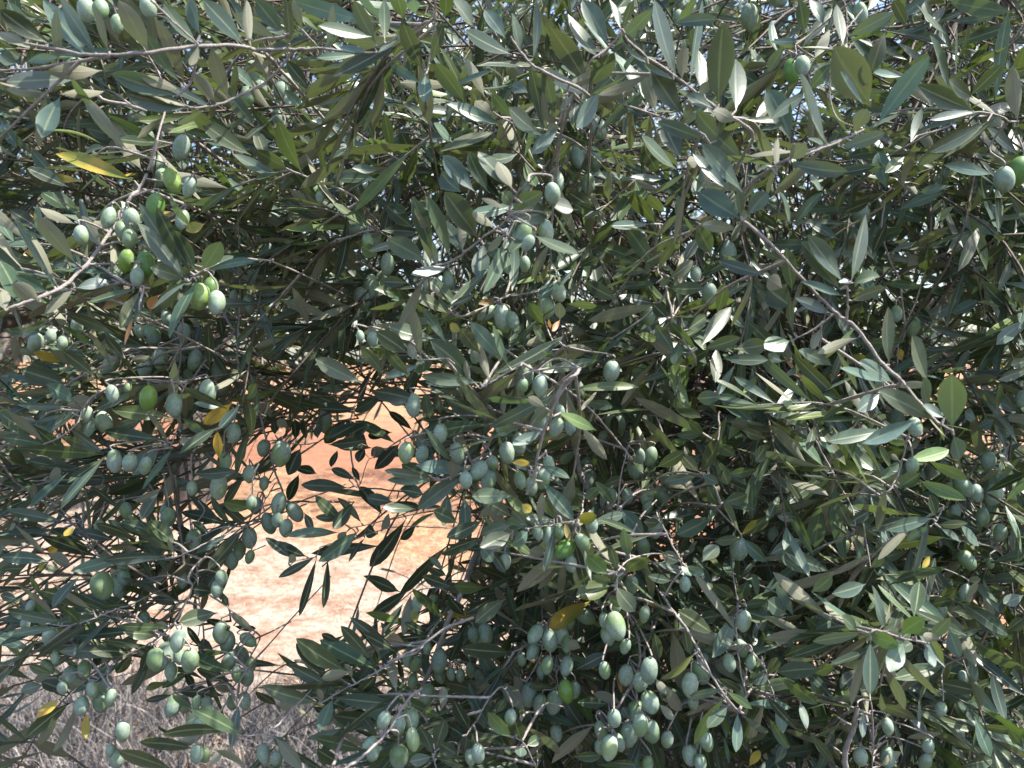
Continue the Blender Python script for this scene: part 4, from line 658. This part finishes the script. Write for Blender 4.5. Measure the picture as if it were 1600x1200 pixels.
LIMBS = []      # (nodes, ends)
def limb(pts, r0, r1):
    q = smooth_path([bz + (-.02, -.05, .9)] + [np.array(p, float) for p in pts], 7, .006)
    LIMBS.append((q, r0, r1))
limb([(.55, 2.3, 1.35), (.25, 1.75, 1.8), (.12, 1.35, 2.3), (.1, 1.1, 2.9)], .055, .012)
limb([(1.0, 2.2, 1.4), (1.2, 1.7, 1.9), (1.25, 1.4, 2.5), (1.3, 1.2, 3.0)], .055, .012)
limb([(.9, 2.9, 1.7), (.85, 3.0, 2.4), (.8, 3.0, 3.2)], .07, .015)
limb([(.3, 2.6, 1.4), (-.3, 2.4, 2.0), (-.7, 2.0, 2.5), (-1.1, 1.7, 2.8)], .05, .012)
limb([(1.4, 2.7, 1.4), (2.0, 2.4, 1.9), (2.5, 2.1, 2.4)], .05, .012)
limb([(.75, 2.0, 1.15), (.6, 1.5, 1.3), (.45, 1.15, 1.45)], .03, .008)
limb([(1.1, 2.0, 1.1), (1.15, 1.5, 1.25), (1.0, 1.15, 1.35)], .03, .008)
limb([(.35, 2.0, 1.6), (0, 1.5, 1.95), (-.3, 1.2, 2.05), (-.6, 1.0, 1.95)], .035, .008)
limb([(1.4, 2.1, 1.2), (1.6, 1.6, 1.4), (1.55, 1.25, 1.6)], .03, .008)
limb([(.0, 2.6, 1.5), (-.8, 2.6, 1.9), (-1.5, 2.2, 2.2)], .035, .008)
limb([(.1, 2.2, 1.55), (-.45, 1.8, 1.66), (-.78, 1.3, 1.58), (-.84, 1.0, 1.38), (-.76, .85, 1.12)], .03, .006)
limb([(.5, 2.1, .9), (.35, 1.6, .85), (.2, 1.2, .95)], .025, .007)
limb([(1.2, 2.2, .8), (1.3, 1.7, .75), (1.2, 1.3, .8)], .025, .007)
limb([(.8, 2.0, 1.7), (.75, 1.4, 2.0), (.6, 1.0, 2.0)], .03, .008)
limb([(1.9, 2.6, 1.2), (2.2, 2.0, 1.2), (2.2, 1.7, 1.3)], .03, .008)
nodes = np.concatenate([q[5:] for q, _, _ in LIMBS]); owner = np.concatenate([np.full(len(q) - 5, i) for i, (q, _, _) in enumerate(LIMBS)])
noder = np.concatenate([np.linspace(a, b, len(q))[5:] for q, a, b in LIMBS])

# ------------------------------------------------------------------ inner sprays, grown from the limbs
fl = [dict(B=[], D=[], N=[], L=[], W=[], K=[]) for _ in LIMBS]; flo = [dict(B=[], D=[], N=[], L=[], W=[], K=[]) for _ in LIMBS]
tbs = [Tubes() for _ in LIMBS]
for i, (q, a, b) in enumerate(LIMBS): tbs[i].add(q, np.linspace(a, b, len(q)) * (1 + .05 * RNG.standard_normal(len(q))), 10)
def rnd_kind(x):
    r = random.random()
    return 'g' if r < .38 else 'd' if r < .56 else 'b' if r < .86 else 'l' if r < .965 else 'u' if r < .995 else ('y' if random.random() < .6 else 'o')
def spray(P, u, length, lod_hi, leaf_l=.057):
    ds = np.linalg.norm(nodes - (P - u * .25), axis=1); q2 = None; seen = []
    e = P + u * length + np.array([0, 0, -random.uniform(.0, .35) * length])
    m = P + u * length * .5 + RNG.normal(0, .008, 3)
    q = smooth_path([P, m, e], 4)
    for j in np.argsort(ds):
        ow = owner[j]
        if ow in seen: continue
        seen.append(ow); dst = nodes[j]; gap = np.linalg.norm(P - dst)
        if gap > 1.6 or len(seen) > 4: break
        c1 = P - u * min(.15, gap * .4) + RNG.normal(0, .02, 3)
        qq = smooth_path([dst, (dst + c1) / 2 + RNG.normal(0, .03, 3), c1, P], 4)
        ok = True
        for pt in qq[4:-1]:
            a, b, dd = proj(pt)
            if dd < .6 or (dd < 2.5 and near_open(a, b, 1)): ok = False; break
        if ok: q2 = qq; break
    if q2 is None: return
    tbs[ow].add(q2, np.linspace(.0017 if gap > .3 else .0013, .0009, len(q2)), 5)
    tbs[ow].add(q, np.linspace(.0013, .0007, len(q)), 4)
    tgt = fl[ow] if lod_hi else flo[ow]
    n = int(length / .0165); sv = norm(np.cross(u, RNG.normal(0, 1, 3))); tv = np.cross(u, sv)
    for i in range(n):
        f = (i + 1.2) / (n + .2); p = np.array([np.interp(f * (len(q) - 1), range(len(q)), q[:, c]) for c in range(3)])
        w = sv if i % 2 else tv
        for sg in (-1, 1):
            if random.random() < .12: continue
            sp = math.radians(random.gauss(48, 10)) * (1 - .45 * f)
            dr = norm(u * math.cos(sp) + sg * w * math.sin(sp) + RNG.normal(0, .12, 3) + np.array([0, 0, random.uniform(-.25, .12)]))
            ll = leaf_l * random.uniform(.72, 1.2) * (1 - .35 * max(0, f - .75) / .25)
            tx, ty, td = proj(p + dr * ll)
            if td < .5 or (td < 2.4 and -50 < tx < 1650 and -50 < ty < 1250 and near_open(tx, ty, 1) and random.random() > .1): continue
            if td < .85 and hides(p, p + dr * ll): continue
            nn = u * .6 - sg * w * .2 + np.array([0, -.25, .55]) + RNG.normal(0, .35, 3)
            tgt['B'].append(p); tgt['D'].append(dr); tgt['N'].append(nn); tgt['L'].append(ll); tgt['W'].append(ll * random.uniform(.13, .205)); tgt['K'].append(rnd_kind(0))

def grow_dir(px):
    b = np.array([-.75, -.45, .05]) if px < 620 else (np.array([-.25, -.55, -.15]) if px < 1100 else np.array([.1, -.6, -.2]))
    return norm(b + RNG.normal(0, .42, 3))
olive_extra = []
for _ in range(45):
    d = random.uniform(.62, .95); px = random.uniform(-80, 400); py = random.uniform(560, 1250)
    if near_open(px, py, 40) and not (py > 880 and px < 230 and random.random() < .6): continue
    spray(unproj(px, py, d), norm(np.array([-.85, -.25, random.uniform(-.25, .25)]) + RNG.normal(0, .25, 3)), random.uniform(.08, .16), True, .064)
for (d1, d2, cnt) in ((.70, .95, 680), (.95, 1.4, 1250), (1.4, 2.1, 1250), (2.1, 3.3, 900)):
    for _ in range(cnt):
        d = random.uniform(d1, d2)
        px = random.uniform(-150, 1750); py = random.uniform(-120, 1320)
        k = keep(px, py, d)
        if random.random() > k: continue
        if d < 1.5 and near_open(px, py, 45) and random.random() < .8: continue
        P = unproj(px, py, d)
        if P[2] < .45 + .1 * abs(P[0] - .8): continue
        spray(P, grow_dir(px), random.uniform(.10, .22), d < 1.3)
        if d < 1.35 and random.random() < .13 * k:
            for _2 in range(random.randint(1, 4)): olive_extra.append(P + RNG.normal(0, .018, 3) + np.array([0, 0, -.02]))
# the crown above and to the sides of the view
for _ in range(430):
    th = random.uniform(0, 2 * math.pi); r = 2.1 * math.sqrt(random.random()); x = .75 + r * math.cos(th) * 1.1; y = 2.2 + r * math.sin(th); z = 1.0 + random.uniform(0, 2.8) * math.sqrt(max(0.05, 1 - (r / 2.4) ** 2))
    P = np.array([x, y, z]); a, b, dd = proj(P)
    if dd < .35 and abs(x) < .7 and z < 1.9: continue
    if dd > .1 and -200 < a < 1800 and b > -150: continue
    if z < 2.0 and random.random() < .4: continue
    spray(P, norm(np.array([x - .85, y - 2.6, .3]) + RNG.normal(0, .6, 3)), random.uniform(.14, .26), False, .06)

for i in range(len(LIMBS)):
    bo = tbs[i].build('branch', M_BARK if i < 5 else M_DTWIG, tree)
    A = fl[i]
    if A['B']: build_leaves('foliage', A['B'], A['D'], A['N'], A['L'], A['W'], A['K'], bo, 1)
    A = flo[i]
    if A['B']: build_leaves('far_foliage' if fl[i]['B'] else 'foliage', A['B'], A['D'], A['N'], A['L'], A['W'], A['K'], bo, 0 if False else 1)
    print('limb', i, len(fl[i]['B']), len(flo[i]['B']))
for p in olive_extra:
    a, b, dd = proj(p)
    if dd < .62: continue
    up = norm(UP + RNG.normal(0, .25, 3)); x = norm(np.cross(up, RNG.normal(0, 1, 3))); y = np.cross(up, x)
    me, V, Fq = random.choice(OLV); Mx = np.stack([x, y, up], 1) * random.uniform(.020, .025)
    extraV.append(V @ Mx.T + p); extraF.append(Fq + extraN); extraN += len(V)
V = np.concatenate(extraV); Fq = np.concatenate(extraF)
M_OLIVE_S = M_OLIVE.copy(); M_OLIVE_S.name = 'olive_skin_mass'
for n_ in M_OLIVE_S.node_tree.nodes:
    if n_.type in ('TEX_NOISE', 'TEX_VORONOI'): n_.inputs['Scale'].default_value *= 45
oo = mesh_obj('olives', V, Fq.ravel(), np.full(len(Fq), 4), M_OLIVE_S, tree, V.mean(0)); oo['kind'] = 'stuff'

# ------------------------------------------------------------------ ground
def gh(x, y):
    return .035 * noise.noise(Vector((x * .6, y * .6, 0))) + .012 * noise.noise(Vector((x * 3, y * 3, 5))) + .0
def ground():
    xs = np.concatenate([[-900, -300, -100, -50, -30, -20], np.arange(-12, 12.01, .15), [20, 30, 50, 100, 300, 900]])
    ys = np.concatenate([[-900, -100, -20, -5], np.arange(0, 16.01, .15), [18, 22, 30, 50, 100, 300, 900]])
    V = np.array([(x, y, gh(x, y) if -12 <= x <= 12 and 0 <= y <= 16 else 0) for y in ys for x in xs]); nx = len(xs)
    Fq = [[j*nx+i, j*nx+i+1, (j+1)*nx+i+1, (j+1)*nx+i] for j in range(len(ys)-1) for i in range(nx-1)]
    m, n, ns, ln, p = new_mat('dry_soil')
    tc = ns.new('ShaderNodeTexCoord'); sp = ns.new('ShaderNodeSeparateXYZ'); ln.new(tc.outputs['Object'], sp.inputs[0])
    n1 = noise_tex(ns, ln, .9, 5, tc.outputs['Object']); n2 = noise_tex(ns, ln, 14, 6, tc.outputs['Object'], .7); n3 = noise_tex(ns, ln, 70, 4, tc.outputs['Object'], .7)
    # a pale trodden strip in front, orange tilled soil beyond it
    s = math_n(ns, ln, 'ADD', sp.outputs[1], math_n(ns, ln, 'MULTIPLY', sp.outputs[0], .75))
    s = math_n(ns, ln, 'ADD', s, math_n(ns, ln, 'MULTIPLY', math_n(ns, ln, 'SUBTRACT', n1.outputs[0], .5), .9))
    f = ns.new('ShaderNodeMapRange'); ln.new(s, f.inputs[0]); f.inputs[1].default_value = 4.75; f.inputs[2].default_value = 5.35
    pale = mixrgb(ns, ln, ramp(ns, ln, n2.outputs[0], [(.35, 0.0), (.65, 1.0)]), (.36, .27, .20), (.62, .51, .41))
    red = mixrgb(ns, ln, ramp(ns, ln, n2.outputs[0], [(.35, 0.0), (.62, 1.0)]), (.33, .14, .07), (.68, .40, .22))
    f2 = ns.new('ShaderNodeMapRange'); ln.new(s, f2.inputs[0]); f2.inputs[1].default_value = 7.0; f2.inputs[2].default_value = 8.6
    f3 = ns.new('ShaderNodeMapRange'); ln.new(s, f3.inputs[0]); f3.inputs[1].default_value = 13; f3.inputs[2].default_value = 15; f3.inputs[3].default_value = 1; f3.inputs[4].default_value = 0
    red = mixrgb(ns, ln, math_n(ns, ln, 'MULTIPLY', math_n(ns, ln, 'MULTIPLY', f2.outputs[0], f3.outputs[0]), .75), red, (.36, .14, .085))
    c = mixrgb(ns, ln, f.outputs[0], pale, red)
    n4 = noise_tex(ns, ln, 3.5, 5, tc.outputs['Object'], .65)
    c = mixrgb(ns, ln, ramp(ns, ln, n4.outputs[0], [(.38, .7), (.55, 0.0)]), c, (.27, .125, .07))
    c = mixrgb(ns, ln, ramp(ns, ln, n3.outputs[0], [(.38, .6), (.58, 0.0)]), c, (.17, .10, .065))
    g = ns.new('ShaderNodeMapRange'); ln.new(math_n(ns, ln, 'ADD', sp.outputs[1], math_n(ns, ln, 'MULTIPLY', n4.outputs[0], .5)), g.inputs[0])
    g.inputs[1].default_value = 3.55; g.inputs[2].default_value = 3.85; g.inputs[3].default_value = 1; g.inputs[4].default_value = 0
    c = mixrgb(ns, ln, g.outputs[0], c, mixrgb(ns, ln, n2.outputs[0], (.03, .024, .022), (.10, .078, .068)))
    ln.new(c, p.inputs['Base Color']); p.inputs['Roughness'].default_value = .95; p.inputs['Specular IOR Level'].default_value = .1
    bp = ns.new('ShaderNodeBump'); bp.inputs['Strength'].default_value = .8; bp.inputs['Distance'].default_value = .03
    ln.new(math_n(ns, ln, 'ADD', n2.outputs[0], math_n(ns, ln, 'MULTIPLY', n3.outputs[0], .4)), bp.inputs['Height']); ln.new(bp.outputs[0], p.inputs['Normal'])
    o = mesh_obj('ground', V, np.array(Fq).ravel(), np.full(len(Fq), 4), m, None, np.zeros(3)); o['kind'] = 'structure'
    o['label'] = 'dry reddish orchard soil with a pale trodden strip'
ground()

def blade_mat(name, c1, c2, c3):
    m, n, ns, ln, p = new_mat(name)
    at = nd(ns, 'ShaderNodeAttribute', attribute_name='tone')
    r = ns.new('ShaderNodeValToRGB'); e = r.color_ramp.elements; e.new(.5)
    for i, c in enumerate((c1, c2, c3)): e[i].position = (0, .5, 1)[i]; e[i].color = (*c, 1)
    ln.new(at.outputs['Fac'], r.inputs[0]); ln.new(r.outputs[0], p.inputs['Base Color']); p.inputs['Roughness'].default_value = .7
    return m
def blades(name, pts, hmin, hmax, w, flat, mat, label, curl=.5, seg=3):
    n = len(pts); pts = np.array(pts); h = RNG.uniform(hmin, hmax, n); a = RNG.uniform(0, 2 * math.pi, n)
    out = np.stack([np.cos(a), np.sin(a), np.zeros(n)], 1); side = np.stack([-np.sin(a), np.cos(a), np.zeros(n)], 1)
    lean = RNG.uniform(flat[0], flat[1], n); ts = np.linspace(0, 1, seg + 1); Vs = []
    cu = RNG.uniform(-curl, curl, n)
    for t in ts:
        ang = lean + cu * t; hor = (np.sin(ang) * h * t)[:, None]; ver = (np.abs(np.cos(ang)) * h * t)[:, None]
        c = pts + out * hor + np.array([0, 0, 1]) * ver + side * (cu * h * t * t * .4)[:, None]
        ww = w * (1 - .8 * t) * RNG.uniform(.7, 1.2)
        Vs += [c - side * ww, c + side * ww]
    V = np.stack(Vs, 1).reshape(-1, 3); k = 2 * (seg + 1)
    f = np.array([[2*i, 2*i+1, 2*i+3, 2*i+2] for i in range(seg)])
    Fq = (f[None] + (np.arange(n) * k)[:, None, None]).reshape(-1, 4)
    tn = RNG.random(n); T = np.repeat(np.stack([tn, tn, tn, np.ones(n)], 1), k, 0)
    o = mesh_obj(name, V, Fq.ravel(), np.full(len(Fq), 4), mat, None, V.mean(0), T); o['kind'] = 'stuff'; o['label'] = label; o['category'] = 'grass'
    return o
straw = blade_mat('straw', (.22, .13, .08), (.46, .33, .23), (.70, .57, .42))
pts = []
while len(pts) < 32000:
    y = 2.6 + 7.5 * random.random() ** 1.3; x = random.uniform(-.72 * y - .3, .5 * y)
    if noise.noise(Vector((x * 1.1, y * 1.1, 9))) < random.uniform(-.5, .25): continue
    pts.append((x, y, gh(x, y) + .004))
blades('straw', pts, .03, .10, .0024, (1.1, 1.56), straw, 'short dry straw scattered over the sunlit soil', .25, 2)
dry = blade_mat('dry_grass', (.055, .048, .047), (.18, .16, .155), (.42, .38, .34))
pts = []
while len(pts) < 15000:
    y = random.uniform(2.2, 3.95); x = random.uniform(-2.9, 2.9)
    edge = 3.55 - .5 * max(0, x + 2.0) * .7 + .28 * noise.noise(Vector((x * 2, y * 2, 2)))
    if x > -.4: edge = 3.2 + .3 * noise.noise(Vector((x * 2, y * 2, 2)))
    if y > edge: continue
    if noise.noise(Vector((x * 3.1, y * 3.1, 4))) < random.uniform(-.35, .3): continue
    pts.append((x, y, gh(x, y)))
blades('dry_grass', pts, .08, .30, .0034, (.3, 1.5), dry, 'tangled grey dry grass in the shade under the tree', 1.3, 4)

# ------------------------------------------------------------------ other olive trees further off
def far_tree(loc, H, R, seed, label, nleaf, skirt=.45):
    rg = np.random.default_rng(seed); rr = random.Random(seed)
    root = empty('olive_tree', Vector(loc), label=label, category='tree', group='olive trees standing further back in the orchard')
    b = np.array(loc, float); tb = Tubes()
    tb.add(smooth_path([b + (0, 0, -.1), b + (.05, .03, .5), b + (0, .02, 1.0)], 5), np.linspace(.20, .12, 11), 12)
    cl = []
    for i in range(7):
        a = i * .9 + rr.random(); e = b + (R * .75 * math.cos(a), R * .75 * math.sin(a), H * rr.uniform(.55, .92))
        mid = b + (R * .3 * math.cos(a), R * .3 * math.sin(a), H * .5)
        q = smooth_path([b + (0, .02, .95), mid, e], 6); tb.add(q, np.linspace(.07, .012, len(q)), 7)
    tb.build('trunk', M_BARK, root, b)
    B, D, N, L, W, K = [], [], [], [], [], []
    while len(B) < nleaf:
        th = rr.uniform(0, 6.283); zz = rr.random(); rad = R * (1 - abs(zz - .42) ** 2 * 1.9) * rr.uniform(.55, 1.0)
        c = b + np.array([rad * math.cos(th), rad * math.sin(th), skirt + (H - skirt) * zz])
        if noise.noise(Vector(c * 1.3)) < -.12: continue
        u = norm(np.array([math.cos(th), math.sin(th), rr.uniform(-.9, .5)]) + rg.normal(0, .3, 3)); sv = norm(np.cross(u, rg.normal(0, 1, 3)))
        ln_ = rr.uniform(.12, .3)
        for k in range(14):
            p = c + u * ln_ * k / 14; dr = norm(u * .7 + sv * (.7 if k % 2 else -.7) + rg.normal(0, .3, 3))
            B.append(p); D.append(dr); N.append(norm(rg.normal(0, .6, 3) + np.array([0, 0, .7]))); L.append(rr.uniform(.055, .085)); W.append(rr.uniform(.013, .019)); K.append('b' if rr.random() < .5 else 'l' if rr.random() < .4 else 'g')
    build_leaves('foliage', B, D, N, L, W, K, root, 0)
far_tree((-5.5, 8.0, 0), 3.8, 1.8, 1, 'sunlit olive tree with low branches, glimpsed past the left edge of the near crown', 13000, .05)
far_tree((-4.9, 12.4, 0), 5.4, 2.4, 2, 'olive tree across the orange soil, just left of the gap in the branches', 13000, .05)
far_tree((3.6, 10.5, 0), 6.4, 2.6, 3, 'olive tree hidden almost wholly behind the dense middle right of the near crown', 14000)
far_tree((6.0, 8.2, 0), 5.2, 2.6, 4, 'brightly lit olive tree glimpsed at the right edge behind a brown limb', 17000)
far_tree((-9.0, 13.5, 0), 5.6, 2.6, 5, 'pale olive tree at the far left, behind the sunlit one with low branches', 9000)
far_tree((-.3, 18.0, 0), 6.6, 3.0, 6, 'tall distant olive tree behind the middle of the gap in the near branches', 10000)
far_tree((-6.4, 19.5, 0), 6.6, 3.0, 7, 'tall distant olive tree between the two nearer ones on the left', 9000)
far_tree((-3.35, 8.0, 0), 5.2, 2.3, 8, 'olive tree with a high crown, nearest behind the left half of the hanging branches', 16000, 1.75)
far_tree((1.3, 8.6, 0), 5.4, 2.2, 9, 'olive tree with a high crown directly behind the trunk of the near tree', 13000, 1.6)
